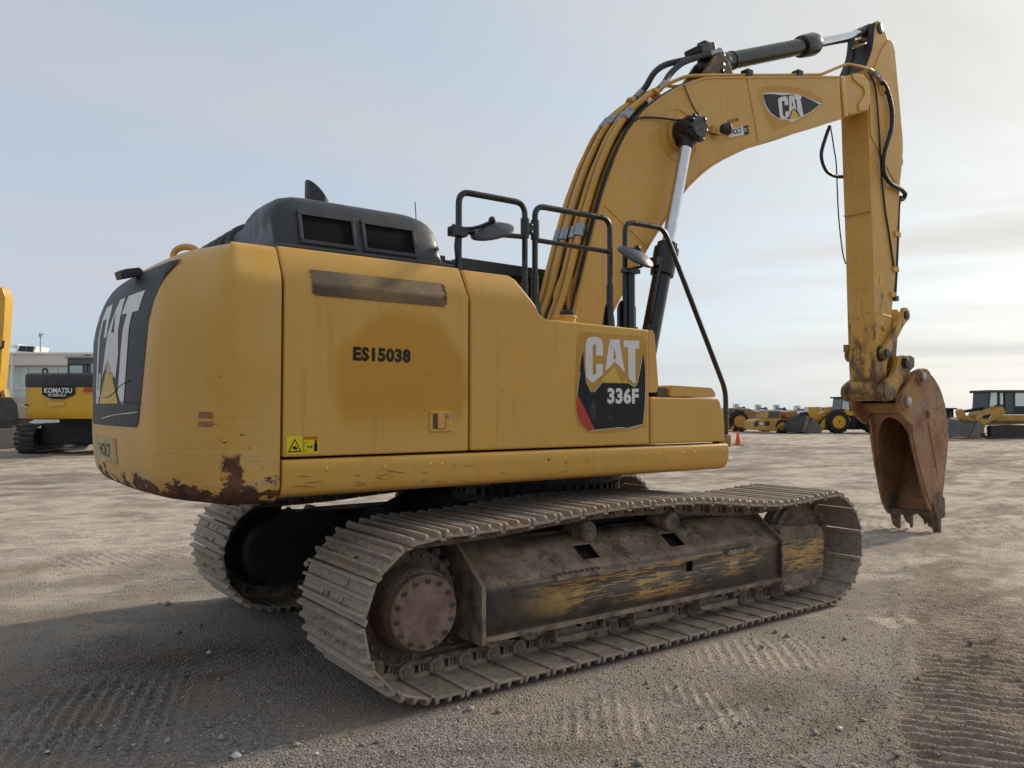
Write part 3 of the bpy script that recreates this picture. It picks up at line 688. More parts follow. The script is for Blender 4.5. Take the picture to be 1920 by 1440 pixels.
def shoe_geo(seed=0):
    g = G(); w = SW/2; rs = random.Random(seed)
    for q in range(11):
        g.sphere((rs.choice((-.046, .044))+rs.uniform(-.012, .012), rs.gauss(0, .15), .068), rs.uniform(.014, .032), 7, 5, (1, rs.uniform(1, 2.2), rs.uniform(.25, .55)))
    for q in range(4): g.sphere((rs.choice((-.07, .02, .07)), rs.uniform(-.42, .42), .069), rs.uniform(.010, .020), 6, 4, (1, 1.8, .4))
    for a, b in (((-.101, -w, .056), (.036, w, .070)), ((.098, -w, .041), (.134, w, .0545)), ((.070, -w, .056), (.103, w, .070)), ((.036, -w, .056), (.070, -.085, .070)), ((.036, -.035, .056), (.070, .035, .070)), ((.036, .085, .056), (.070, w, .070))): g.box(a, b)
    for x, hgt in ((-.088, .104), (-.004, .105), (.086, .104)):
        pts = [(-.016, .069), (.016, .069), (.008, hgt), (-.008, hgt)]
        n = len(pts); vs = []
        for y, k in ((-w, 0), (-w+.014, 1), (w-.014, 1), (w, 0)):
            for px_, pz in pts: vs.append((x+px_, y, pz if (k or pz < .08) else hgt-.012))
        fs = [(3, 2, 1, 0), (12, 13, 14, 15)]
        for j in range(3):
            for i in range(4): fs.append((j*4+i, j*4+(i+1) % 4, (j+1)*4+(i+1) % 4, (j+1)*4+i))
        g.add(vs, fs)
    for bx_, by in ((-.045, -.135), (-.045, .135), (.052, -.135), (.052, .135)): g.cyl((bx_, by, .069), (bx_, by, .082), .017, seg=6)
    return g
def link_geo():
    g = G()
    for s in (-1, 1):
        o = .070*s; t = .034
        y0, y1 = o-t/2, o+t/2
        g.box((-.085, y0, -.056), (.085, y1, -.026)); g.box((-.080, y0, .024), (.080, y1, .0555))
        g.box((-.009, y0+.002, -.03), (.009, y1-.002, .03)); g.box((-.085, y0+.002, -.03), (-.058, y1-.002, .03)); g.box((.058, y0+.002, -.03), (.085, y1-.002, .03))
        g.lathe((-.104, y0+.022*s, 0), (0, t, 0), [(0, .050), (.05, .054), (.95, .054), (1, .050)], 14)
        g.lathe((.104, y0-.012*s, 0), (0, t, 0), [(0, .050), (.05, .054), (.95, .054), (1, .050)], 14)
        yb = o+s*.035; g.cyl((-.104, yb, 0), (-.104, yb+s*.012, 0), .026, seg=10)
        for bx_ in (-.035, .033): g.cyl((bx_, o, -.026), (bx_, o, .03), .009, seg=6)
    g.cyl((.104, -.07, 0), (.104, .07, 0), .032, seg=12)
    return g
shoe0 = link0 = None
NS = 49; ph = -.012
for side, nm in ((-1, 'right'), (1, 'left')):
    tr = obj('track', G().cyl((XR, side*GA-.02, ZC), (XR, side*GA+.02, ZC), .10, seg=20), MFDD, EX)
    tag(tr, 'near right crawler track, dusty triple-grouser shoes' if side < 0 else 'far left crawler track, mostly in shadow under the house')
    for k in range(NS):
        a, b = track_at(cum[-1]*(k/NS)+ph), track_at(cum[-1]*((k+1)/NS)+ph)
        t = Vector((b[0]-a[0], 0, b[1]-a[1])).normalized(); n = Vector((t.z, 0, -t.x)); y = n.cross(t)
        mid = Vector(((a[0]+b[0])/2, side*GA, (a[1]+b[1])/2))
        M = Matrix(((t.x, y.x, n.x, mid.x), (t.y, y.y, n.y, mid.y), (t.z, y.z, n.z, mid.z), (0, 0, 0, 1)))
        if shoe0 is None:
            shoe0 = obj('shoe', shoe_geo(), MTRK, tr, .0025, 1); shoe0.matrix_basis = M
            SHM = [shoe0.data]
            for sd_ in range(1, 5):
                o_ = obj('shoe', shoe_geo(sd_), MTRK, tr, .0025, 1); SHM.append(o_.data); bpy.data.objects.remove(o_)
            link0 = obj('link', link_geo(), MROL, tr); link0.matrix_basis = M
        else:
            J = Matrix.Rotation(R(random.gauss(0, .5)), 4, 'Y') @ Matrix.Rotation(R(random.gauss(0, .25)), 4, 'Z') @ Matrix.Translation((0, random.gauss(0, .002), 0))
            o_ = inst(shoe0, tr, M @ J, 'shoe'); o_.data = random.choice(SHM); inst(link0, tr, M, 'link')

# ---- sprockets, final drives, idlers, rollers, frames (built for the right side, mirrored for the left)
def mir(g):
    h = G(); h.v = [(x, -y, z) for x, y, z in g.v]; h.f = [f[::-1] for f in g.f]; h.m = list(g.m); return h
def both(name, g, mat, parents, **k):
    a = obj(name, g, mat, parents[0], **k); b = obj(name, mir(g), mat, parents[1], **k); return a, b
EXX = (EX, EX)
# sprocket wheel with teeth
g = G(); poly = []
NT = 22
for i in range(NT):
    a = 360*i/NT
    for da, r in ((-5.0, .352), (-2.6, .408), (2.6, .408), (5.0, .352)): poly.append((XR+r*math.cos(R(a+da)), ZC+r*math.sin(R(a+da))))
g.prism(poly, -GA-.028, -GA+.028); g.lathe((XR, -GA-.03, ZC), (0, -.035, 0), [(0, .335), (.6, .335), (1, .325)], 40)
spr = both('sprocket', g, MFDD, EXX, bevel=.004)
# final drive
g = G(); g.lathe((XR, -GA-.06, ZC), (0, -1, 0), [(0, .345), (.035, .345), (.045, .262), (.14, .252), (.20, .247), (.215, .236)], 48)
fd = both('final_drive', g, MFDD, EXX)
g = G(); g.lathe((XR, -1.549, ZC), (0, -1, 0), [(0, .222), (.020, .222), (.052, .222), (.061, .214)], 48)
for a, r, rr in ((110, .145, .028), (205, .150, .026)): g.lathe((XR+r*math.cos(R(a)), -1.609, ZC+r*math.sin(R(a))), (0, -1, 0), [(0, rr), (.005, rr), (.006, rr*.7), (.003, rr*.62), (.003, rr*.3), (.008, rr*.26)], 16)
# cast marks on the cover: small raised pads
for x0, z0, w, h in ((.000, .075, .030, .006), (.010, .048, .052, .012), (-.062, .012, .050, .012), (-.078, -.052, .022, .022), (.035, -.105, .030, .022), (.072, -.105, .020, .022)):
    g.box((XR+x0-w/2, -1.6125, ZC+z0-h/2), (XR+x0+w/2, -1.609, ZC+z0+h/2))
both('cover_plate', g, MFD, fd)
bolt = None
for i in range(14):
    a = 360*i/14+8; c = (XR+.190*math.cos(R(a)), -1.607, ZC+.190*math.sin(R(a)))
    g = G(); g.lathe(c, (0, -1, 0), [(0, .0165), (.014, .0165), (.017, .013), (.017, .009), (.010, .008)], 12)
    both('bolt', g, MFDD, fd)
for i in range(26):
    a = 360*i/26; c = (XR+.313*math.cos(R(a)), -GA-.095, ZC+.313*math.sin(R(a)))
    g = G(); g.lathe(c, (0, -1, 0), [(0, .017), (.02, .017), (.022, .012), (.012, .010)], 10); both('bolt', g, MFD, spr)
g = G(); g.lathe((XR, -GA+.06, ZC), (0, 1, 0), [(0, .34), (.05, .34), (.06, .30), (.30, .28), (.33, .24)], 36); g.prism(round_poly([(XR-.05, ZC-.30), (-1.4, .27), (-1.4, .80), (XR, ZC+.33)], .05), -GA+.12, -GA+.40)
both('travel_motor_guard', g, MDARK, EXX, bevel=.01)
# idler
g = G(); g.lathe((XF, -GA+.095, ZC), (0, -1, 0), [(0, .20), (0, .30), (.01, .338), (.055, .342), (.062, .366), (.128, .366), (.135, .342), (.18, .338), (.19, .30), (.176, .27), (.176, .12), (.20, .10), (.22, .10)], 48)
both('idler_wheel', g, MROL, EXX)
# track frame
def quad_panel(g, A, B, C_, us, vs, omit=()):
    """planar plate A(origin) + u*B + v*C with cells left out"""
    A, B, C_ = Vector(A), Vector(B), Vector(C_)
    for i in range(len(us)-1):
        for j in range(len(vs)-1):
            if (i, j) in omit: continue
            g.add([A+B*us[i]+C_*vs[j], A+B*us[i+1]+C_*vs[j], A+B*us[i+1]+C_*vs[j+1], A+B*us[i]+C_*vs[j+1]], [(0, 1, 2, 3)])
g = G(); x0, x1 = -1.50, 1.53
ux = lambda *x: [(q-x0)/(x1-x0) for q in x]
quad_panel(g, (x0, -1.575, .275), (x1-x0, 0, 0), (0, 0, .305), ux(x0, .36, .44, x1), [0, .62, .88, 1], {(1, 1)})
quad_panel(g, (x0, -1.575, .580), (x1-x0, 0, 0), (0, .325, .235), ux(x0, -.60, -.43, .30, .47, x1), [0, .30, .66, 1], {(1, 1), (3, 1)})
quad_panel(g, (x0, -1.25, .815), (x1-x0, 0, 0), (0, .2, .0), [0, 1], [0, 1])
fr = both('track_frame', g, MFRM, EXX, weld=True)
for o in fr:
    md = o.modifiers.new('thick', 'SOLIDIFY'); md.thickness = .018; md.offset = -1
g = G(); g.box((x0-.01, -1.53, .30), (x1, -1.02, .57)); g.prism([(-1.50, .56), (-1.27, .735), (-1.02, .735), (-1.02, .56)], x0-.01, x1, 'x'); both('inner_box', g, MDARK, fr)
g = G(); g.box((x0-.02, -1.60, .250), (x1-.005, -1.565, .282)); both('lower_flange', g, MROL, fr, bevel=.004)
g = G(); g.prism([(-1.605, .235), (-1.605, .60), (-1.29, .835), (-1.05, .835), (-1.05, .235)], x0-.045, x0-.012, 'x'); both('end_plate', g, MROL, fr, bevel=.004)
g = G(); g.prism([(-1.60, .235), (-1.60, .605), (-1.27, .85), (-1.05, .85), (-1.05, .235)], x1+.002, x1+.03, 'x'); both('end_plate', g, MFRM, fr, bevel=.004)
# worn steps on the outer face
for sx0, sx1, sz in ((-.95, -.52, .592), (.80, 1.12, .575)):
    g = G(); g.box((sx0, -1.625, sz-.022), (sx1, -1.565, sz+.012)); 
    for q in np.arange(sx0+.03, sx1-.02, .05): g.box((q, -1.622, sz+.010), (q+.018, -1.575, sz+.022))
    both('step', g, MROL, fr, bevel=.003)
# idler guard
g = G(); g.prism(round_poly([(1.565, .17), (2.10, .165), (2.205, .24), (2.22, .60), (2.15, .675), (1.565, .70)], [.02, .06, .10, .08, .06, .02]), -1.56, -1.41)
both('idler_guard', g, MFRM, EXX, bevel=.03, seg=3)
g = G(); g.box((1.60, -1.575, .150), (2.08, -1.43, .205)); both('guard_foot', g, MROL, fr, bevel=.008)
# bottom rollers
for rx in (-1.32, -1.01, -.62, -.26, .08, .46, .88, 1.17, 1.47):
    g = G(); g.lathe((rx, -GA+.13, .248), (0, -1, 0), [(0, .055), (.0, .10), (.02, .11), (.035, .11), (.04, .088), (.11, .088), (.15, .088), (.22, .088), (.225, .11), (.24, .11), (.26, .10), (.26, .05)], 20)
    g.prism(round_poly([(rx-.068, .195), (rx+.068, .195), (rx+.068, .285), (rx-.068, .285)], .02), -1.50, -1.43)
    g.cyl((rx, -1.50, .236), (rx, -1.512, .236), .038, seg=14)
    for q in (-.048, .048): g.cyl((rx+q, -1.50, .27), (rx+q, -1.508, .27), .012, seg=6)
    both('track_roller', g, MROL, fr, bevel=.004, seg=1)
for cx in (-.49, .39):
    g = G(); g.lathe((cx, -GA+.10, .830), (0, -1, 0), [(0, .05), (0, .062), (.06, .062), (.065, .074), (.12, .074), (.125, .062), (.16, .062), (.165, .076), (.215, .076), (.228, .066), (.228, .052), (.222, .050), (.222, .010), (.236, .008)], 22)
    for q in range(5): a = R(72*q); g.box((cx+.033*math.cos(a)-.010, -GA-.128, .830+.033*math.sin(a)-.007), (cx+.033*math.cos(a)+.010, -GA-.120, .830+.033*math.sin(a)+.007))
    both('carrier_roller', g, MROL, fr)
    g = G(); g.box((cx-.06, -1.22, .70), (cx+.06, -1.10, .86)); both('roller_bracket', g, MDARK, fr, bevel=.01)
# roller guards
for gx0, gx1 in ((-.90, -.44), (-.16, .24), (.56, 1.00)):
    g = G(); m = .05
    g.box((gx0, -1.535, .14), (gx0+.02, -1.44, .26)); g.box((gx1-.02, -1.535, .14), (gx1, -1.44, .26)); g.box((gx0+m, -1.50, .16), (gx1-m, -1.485, .26))
    g.prism([(gx0-.01, .150), (gx0+.05, .132), (gx1-.05, .132), (gx1+.01, .150), (gx1+.01, .172), (gx0-.01, .172)], -1.555, -1.42)
    both('roller_guard', g, MFRM, fr, bevel=.004)
# car body between the tracks
g = G()
g.prism([(-.95, .35), (.95, .35), (.95, .80), (.62, .93), (-.62, .93), (-.95, .80)], -1.06, 1.06)
for sx in (-1, 1):
    for sy in (-1, 1):
        M = Matrix.Translation((.0, 0, 0)); g.prism([(.55*sx, sy*.35), (.80*sx, sy*.25), (1.20*sx, sy*1.12), (.80*sx, sy*1.12)], .38, .80, 'z')
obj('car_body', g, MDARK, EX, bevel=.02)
g = G(); g.cyl((.1, 0, .92), (.1, 0, 1.20), .74, seg=48)
for i in range(54):
    a = R(360*i/54); c, s = math.cos(a), math.sin(a); M = Matrix.Translation((.1, 0, 0)) @ Matrix.Rotation(a, 4, 'Z'); g.box((.735, -.018, 1.00), (.775, .018, 1.08), M=M)
g.cyl((.1, 0, 1.10), (.1, 0, 1.225), .80, seg=48)
obj('swing_bearing', g, MDARK, EX, bevel=.006)

# ---- house: platform
g = G(); g.box((-2.70, -1.32, 1.225), (.90, 1.40, 1.40)); g.box((-2.5, -.55, 1.13), (.7, -.42, 1.23)); g.box((-2.5, .42, 1.13), (.7, .55, 1.23)); g.box((.0, -.52, 1.35), (.75, .52, 2.0))
g.box((-2.6, -1.3, 1.4), (-1.62, 1.40, 2.60)); g.box((-1.62, -.75, 1.4), (-.2, .30, 2.2))
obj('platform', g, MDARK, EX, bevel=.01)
g = G(); g.box((-1.35, -1.05, 1.16), (-1.10, -.85, 1.23)); g.cyl((-1.2, -.95, 1.10), (-1.2, -.95, 1.17), .04, seg=12); obj('hydraulic_fitting', g, MGRE, EX, bevel=.01)

# ---- counterweight: plan curve swept up with separate side and rear profiles
CWX0, CWRC = -3.4113, 8.0
def cw_plan(half=True):
    pts = [(-2.792, -1.48), (-2.90, -1.48), (-3.00, -1.48)]
    a, b, c = Vector((-3.03, -1.48)), Vector((-3.090, -1.479)), Vector((-3.135, -1.432))
    for j in range(7):
        t = j/6; q = (1-t)**2*a+2*t*(1-t)*b+t*t*c; pts.append((q.x, q.y))
    a, b, c = Vector((-3.135, -1.432)), Vector((-3.255, -1.300)), Vector((CWX0+1.0**2/16, -1.0))
    for j in range(1, 10):
        t = j/9; q = (1-t)**2*a+2*t*(1-t)*b+t*t*c; pts.append((q.x, q.y))
    for y in np.linspace(-1.0, 0, 20)[1:]: pts.append((CWX0+y*y/16, y))
    return pts
PL = cw_plan(); PL = PL+[(x, -y) for x, y in PL[:-1][::-1]]
def rear_in(z):
    zs = [1.190, 1.205, 1.235, 1.28, 1.34, 1.42, 1.53, 1.60, 2.20, 2.32, 2.42, 2.50, 2.56, 2.605, 2.635, 2.65]
    vs = [.190, .120, .062, .034, .018, .009, .002, .0, .0, .018, .045, .078, .115, .165, .24, .36]
    return float(np.interp(z, zs, vs))
def side_in(z):
    zs = [1.190, 1.205, 1.225, 1.25, 1.29, 2.36, 2.42, 2.46, 2.59, 2.615, 2.63, 2.65]
    vs = [.12, .075, .035, .012, .0, .0, .004, .018, .085, .105, .14, .30]
    return float(np.interp(z, zs, vs))
def cw_pt(i, z):
    x, y = PL[i]; w = float(np.clip((-x-3.0)/.30, 0, 1)); w = w*w*(3-2*w)
    ins = side_in(z)*(1-w)+rear_in(z)*w
    # inward direction
    a, b = Vector(PL[max(i-1, 0)]), Vector(PL[min(i+1, len(PL)-1)]); t = (b-a).normalized(); n = Vector((-t.y, t.x))
    if n.dot(Vector((-1.5-x, -y*.6))) < 0: n = -n
    return (x+n.x*ins, y+n.y*ins, z)
ZS = [1.190, 1.197, 1.205, 1.22, 1.235, 1.255, 1.28, 1.31, 1.34, 1.38, 1.42, 1.48, 1.53, 1.60, 1.8, 2.0, 2.20, 2.26, 2.32, 2.37, 2.42, 2.46, 2.50, 2.53, 2.56, 2.585, 2.605, 2.62, 2.635, 2.65]
g = G(); P = [[cw_pt(i, z) for i in range(len(PL))] for z in ZS]; g.grid(P, flip=True)
n = len(PL)
g.add(P[-1], [tuple(range(n))[::-1]]); g.add(P[0], [tuple(range(n))])
ends = [p[0] for p in P]+[p[-1] for p in P[::-1]]; g.add(ends, [tuple(range(len(ends)))])
CW = obj('counterweight', g, MCW, EX, weld=True, ang=50)
tag(CW, 'scraped yellow counterweight with rusty lower edge')
_py = [q[1] for q in PL[3:-3]]; _px = [q[0] for q in PL[3:-3]]
def rear(y, z, o=.004):
    return (float(np.interp(y, _py, _px))+rear_in(z)-o, y*(1-.10*rear_in(z)), z)
pan = [(-1.10, 2.547), (-1.07, 2.52), (-1.02, 2.46), (-.96, 2.311), (-.894, 2.021), (-.80, 1.634), (-.766, 1.603)]
pan = pan+[(-y, z) for y, z in pan[::-1]]; 
top = [(y, 2.547+.0*y) for y in np.linspace(1.10, -1.10, 12)[1:-1]]
v, f = poly_geo(pan+top); RPN = drape('rear_panel', v, f, lambda y, z: rear(y, z, .003+max(0, z-2.38)*.06), VB, CW, .04)
A_ = [(-.19, 2.405), (-.327, 2.405), (-.348, 2.05), (-.286, 1.896), (-.101, 2.069), (.096, 1.966), (.195, 1.904), (.048, 2.115)]
T_ = [(-.41, 2.405), (-.755, 2.402), (-.731, 2.283), (-.608, 2.283), (-.499, 1.742), (-.43, 1.745), (-.353, 1.808), (-.419, 2.086), (-.491, 2.287), (-.36, 2.293)]
C_ = [(.02, 2.35), (.07, 2.405), (.32, 2.405), (.37, 2.35), (.50, 1.84), (.48, 1.75), (.36, 1.742), (.27, 1.80), (.235, 1.95), (.335, 1.95), (.365, 1.84), (.405, 1.84), (.285, 2.31), (.13, 2.31), (.115, 2.18), (.02, 2.18)]
for nm, p, m in (('letter', C_, VW), ('letter', A_, VW), ('letter', T_, VW), ('triangle', [(-.089, 2.022), (-.362, 1.743), (.294, 1.746)], VY), ('letter_counter', [(-.167, 2.32), (-.142, 2.197), (-.226, 2.19)], VB)):
    v, f = poly_geo(p); drape(nm, v, f, lambda y, z: rear(y, z, .0055 if nm != 'letter_counter' else .0075), m, CW, .05)
v, f = poly_geo([(.60, 1.525), (-.30, 1.525), (-.304, 1.36), (.60, 1.36)]); drape('sticker', v, f, lambda y, z: rear(y, z, .003), vinyl('torn_pale_sticker', (.50, .40, .22), .2, .9, (.42, .26, .07), .46), CW, .05)
v, f = text_geo('HOLT', .085, .44, .02); drape('lettering', [(-(u)+.08, w+1.40) for u, w in v], [q[::-1] for q in f], lambda y, z: rear(y, z, .0045), VDK, CW, .06)
for pts, r_ in (([(-.615, 1.877), (-.395, 1.847), (-.25, 1.81), (-.044, 1.787), (.442, 1.787)], .006), ([(-.361, 1.753), (-.6, 1.748), (-.824, 1.741)], .007), ([(-.783, 1.69), (-.3, 1.672), (.129, 1.648)], .006)):
    g = G(); g.tube([rear(y, z, .0055) for y, z in pts], .0035, 5, smooth=4); obj('scratch', g, VDK if r_ != .006 or pts[0][1] > 1.8 else VLINE, CW)
g = G(); M = Matrix.Translation((-3.36, -.40, 2.545)) @ Matrix.Rotation(R(14), 4, 'Z') @ Matrix.Rotation(R(-16), 4, 'Y') @ Matrix.Scale(.5, 4)
g.prism(round_poly([(-.14, -.055), (-.10, .06), (.09, .055), (.13, .0), (.10, -.05)], .02), -.10, .10); g.v = [tuple(M @ Vector(v)) for v in g.v]
obj('work_light', g, MPLA, CW, bevel=.015)
g = G(); g.box((-.145, -.085, -.045), (-.132, .085, .045), M=M); obj('lamp_glass', g, MGLASSDK, CW, bevel=.004)
g = G(); g.tube([(-3.10+.062*math.cos(a), -.68-.048*math.cos(a), 2.642+.055*math.sin(a)) for a in np.linspace(-.3, 3.45, 14)], .020, 8); obj('lifting_eye', g, MY, CW)

# ---- right side panels
def panel(polys, yf, yb):
    g = G(); ids = {}; 
    def vid(p):
        k = (round(p[0], 4), round(p[1], 4))
        if k not in ids: ids[k] = len(ids)
        return ids[k]
    F = []
    for p in polys:
        ar = sum(p[i][0]*p[(i+1) % len(p)][1]-p[(i+1) % len(p)][0]*p[i][1] for i in range(len(p)))
        F.append([vid(q) for q in (p if ar > 0 else p[::-1])])
    K = list(ids.keys()); n = len(K)
    vs = [(x, yf(x, z), z) for x, z in K]+[(x, yb, z) for x, z in K]
    cnt = {}
    for f in F:
        for i in range(len(f)): cnt[(f[i], f[(i+1) % len(f)])] = 1
    fs = [tuple(f) for f in F]+[tuple(i+n for i in f[::-1]) for f in F]
    for a, b in cnt:
        if (b, a) not in cnt: fs.append((b, a, a+n, b+n))
    return g.add(vs, fs)
lean = lambda x, z: -1.48+max(0, z-2.42)*.5
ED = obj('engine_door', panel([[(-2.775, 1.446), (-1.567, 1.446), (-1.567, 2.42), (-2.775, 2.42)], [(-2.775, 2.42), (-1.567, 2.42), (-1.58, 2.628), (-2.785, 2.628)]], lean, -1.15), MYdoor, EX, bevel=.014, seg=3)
tag(ED, 'flat yellow engine door with mesh grille and latch')
SP = obj('side_panel', panel([[(-1.551, 1.446), (.070, 1.446), (.070, 2.318), (-.93, 2.332), (-.985, 2.36), (-1.022, 2.42), (-1.551, 2.42)], [(-1.551, 2.42), (-1.022, 2.42), (-1.13, 2.598), (-1.18, 2.622), (-1.562, 2.622)]], lean, -.62), MY, EX, bevel=.022, seg=3)
tag(SP, 'yellow tank side panel with peeling model decal')
g = G(); g.prism(round_poly([(.084, 1.84), (.170, 1.84), (.186, 1.90), (.150, 2.28), (.125, 2.318), (.084, 2.318)], .012), -1.462, -.64); obj('front_cover', g, MY, EX, bevel=.02, seg=3)
g = G(); g.prism([(.084, 1.448), (.955, 1.448), (.952, 1.60), (.900, 1.775), (.868, 1.806), (.084, 1.806)], -1.478, -.66); SB = obj('storage_box', g, MY, EX, bevel=.022, seg=3)
g = G(); g.prism(round_poly([(.31, 1.812), (.845, 1.812), (.845, 1.845), (.80, 1.888), (.33, 1.900)], .012), -1.47, -.70); obj('lid', g, MY, SB, bevel=.016, seg=3)
g = G(); g.box((.19, -1.45, 1.806), (.30, -.75, 1.885)); obj('hinge_block', g, MYgrime, SB, bevel=.01)
g = G(); prof = [(-1.30, 1.432), (-1.478, 1.432), (-1.492, 1.420), (-1.500, 1.37), (-1.494, 1.30), (-1.474, 1.255), (-1.44, 1.228), (-1.38, 1.216), (-1.30, 1.216)]
g.prism(prof, -2.782, .975, 'x'); SK = obj('side_skirt', g, MY, EX, bevel=.01, seg=2, ang=40)
tag(SK, 'long yellow lower skirt with rivets, scratched at its rear end')
for x in (-2.53, -2.17, -1.86, -1.78, -.78, .0, .14, .42, .55, .90): 
    g = G(); g.sphere((x, -1.4965, 1.372), .014, 10, 6, (1, .55, 1)); obj('rivet', g, MY, SK)
g = G(); g.cyl((-.93, -1.498, 1.368), (-.93, -1.5005, 1.368), .009, seg=10); obj('drain_hole', g, MDARK, SK)
g = G(); g.box((.955, -1.42, 1.395), (1.10, -1.34, 1.50)); obj('rail_bracket', g, MYgrime, EX, bevel=.006)
# skirt scratches
for i in range(26):
    x = rng.uniform(-2.75, -1.6) if i < 20 else rng.uniform(-1.6, .3); z = rng.uniform(1.25, 1.36); L = rng.uniform(.03, .12)
    y = float(np.interp(z, [1.228, 1.255, 1.30, 1.37], [-1.44, -1.474, -1.494, -1.500]))-.0012
    z2 = z+rng.uniform(-.02, .012); y2 = float(np.interp(z2, [1.228, 1.255, 1.30, 1.37], [-1.44, -1.474, -1.494, -1.500]))-.0012
    g = G(); g.tube([(x, y, z), (x+L*.5, (y+y2)/2-.0008, (z+z2)/2+rng.uniform(-.003, .003)), (x+L, y2, z2)], [.0005, .0015, .0005], 5); obj('scratch', g, VDK, SK)
# grille on the door: raised zig-zag edged mesh
def mat_mesh():
    m = Mat('punched_mesh'); v = m.voro(150, rnd=.15); hole = m.ramp(v, .42, .30)
    c = m.mix(m.ramp(m.noise(1.9, 5, .6), .42, .62), (.25, .155, .055), (.080, .052, .028)); c = m.mix(hole, c, (.05, .033, .018)); m.set(base=c, rough=.7, normal=m.bump(v, .6, .006)); return m.m
gp = []
zl = lambda x: 0
for x in np.linspace(-2.615, -1.75, 60): gp.append((x, 2.503-.002*((x*200) % 2 > 1)))
for z in np.linspace(2.495, 2.375, 9): gp.append((-1.742+(.012 if int(z*1000/14) % 2 else 0), z))
gp += [(-1.755, 2.352)]
for x in np.linspace(-1.76, -2.595, 8): gp.append((x, 2.352))
for z in np.linspace(2.37, 2.49, 9): gp.append((-2.61-(.012 if int(z*1000/14) % 2 else 0), z))
v, f = poly_geo(gp); drape('mesh_grille', v, f, lambda x, z: (x, lean(x, z)-.007, z), mat_mesh(), ED, .02)
# latch
g = G(); g.box((-1.855, -1.489, 1.570), (-1.697, -1.479, 1.700)); LA = obj('latch', g, MY, ED, bevel=.006)
g = G(); g.box((-1.835, -1.4905, 1.590), (-1.745, -1.4885, 1.685)); obj('latch_recess', g, MYgrime, ED)
g = G(); g.box((-1.805, -1.505, 1.592), (-1.757, -1.486, 1.683)); obj('latch_handle', g, MY, ED, bevel=.006)
g = G(); g.cyl((-1.724, -1.489, 1.668), (-1.724, -1.496, 1.668), .014, seg=14); obj('lock', g, MCLAMP, ED)
for bx_, bz in ((-1.845, 1.69), (-1.706, 1.69), (-1.845, 1.58), (-1.706, 1.58), (-1.722, 1.64), (-1.722, 1.615)):
    g = G(); g.sphere((bx_, -1.489, bz), .007, 8, 5); obj('rivet', g, MY, ED)
# unit number
v, f = text_geo('ES15038', .083, .378, .050, 1.08); drape('lettering', [(u-2.177, w+1.991) for u, w in v], f, lambda x, z: (x, -1.4822, z), VDK, ED)
# warning sticker
def dec(name, pts, mat, par, o, y=-1.48): v, f = poly_geo(pts); return drape(name, v, f, lambda x, z: (x, y-o, z), mat, par)
dec('warning_sticker', [(-2.757, 1.462), (-2.569, 1.462), (-2.569, 1.562), (-2.757, 1.562)], VBR, ED, .002)
dec('warning_band', [(-2.660, 1.540), (-2.573, 1.540), (-2.573, 1.558), (-2.660, 1.558)], vinyl('orange_band', (.50, .13, .015)), ED, .003)
dec('warning_frame', [(-2.6625, 1.466), (-2.6605, 1.466), (-2.6605, 1.558), (-2.6625, 1.558)], VDK, ED, .0032)
dec('warning_triangle', [(-2.750, 1.472), (-2.670, 1.472), (-2.710, 1.548)], VDK, ED, .003)
dec('warning_triangle', [(-2.739, 1.479), (-2.681, 1.479), (-2.710, 1.536)], VBR, ED, .0038)
dec('pictogram', [(-2.722, 1.49), (-2.700, 1.484), (-2.694, 1.492), (-2.704, 1.505), (-2.714, 1.507), (-2.725, 1.497)], VDK, ED, .0044)
dec('pictogram', [(-2.598, 1.474), (-2.590, 1.474), (-2.588, 1.496), (-2.586, 1.474), (-2.579, 1.474), (-2.578, 1.512), (-2.583, 1.526), (-2.579, 1.534), (-2.589, 1.538), (-2.597, 1.534), (-2.593, 1.526), (-2.599, 1.512)], VDK, ED, .003)
dec('pictogram', [(-2.640, 1.500), (-2.630, 1.508), (-2.630, 1.503), (-2.615, 1.503), (-2.615, 1.508), (-2.605, 1.500), (-2.615, 1.492), (-2.615, 1.497), (-2.630, 1.497), (-2.630, 1.492)], VDK, ED, .003)
dec('pictogram', [(-2.656, 1.474), (-2.640, 1.474), (-2.640, 1.526), (-2.656, 1.526)], VDK, ED, .003)
dec('pictogram', [(-2.6545, 1.4755), (-2.6415, 1.4755), (-2.6415, 1.5245), (-2.6545, 1.5245)], VBR, ED, .0036)
# model decal on the side panel
C2 = [(-0.579, 2.171), (-0.561, 2.215), (-0.528, 2.23), (-0.463, 2.233), (-0.425, 2.216), (-0.411, 2.179), (-0.411, 2.099), (-0.479, 2.096), (-0.479, 2.17), (-0.491, 2.18), (-0.504, 2.178), (-0.51, 2.168), (-0.511, 1.969), (-0.5, 1.957), (-0.484, 1.961), (-0.478, 1.973), (-0.478, 2.038), (-0.411, 2.04), (-0.411, 1.963), (-0.463, 1.931), (-0.505, 1.902), (-0.537, 1.911), (-0.569, 1.94), (-0.577, 1.958)]
A1 = [(-0.344, 2.221), (-0.296, 2.224), (-0.296, 2.16), (-0.31, 2.079), (-0.297, 2.077), (-0.297, 2.06), (-0.346, 2.014), (-0.392, 1.989)]
A2 = [(-0.296, 2.224), (-0.247, 2.226), (-0.216, 2.075), (-0.188, 1.978), (-0.235, 2.018), (-0.244, 2.03), (-0.297, 2.06), (-0.297, 2.077), (-0.278, 2.079), (-0.296, 2.16)]
T2 = [(-0.204, 2.222), (-0.04, 2.229), (-0.042, 2.168), (-0.083, 2.165), (-0.082, 1.908), (-0.104, 1.907), (-0.157, 1.948), (-0.16, 2.169), (-0.176, 2.176), (-0.191, 2.168), (-0.204, 2.177)]
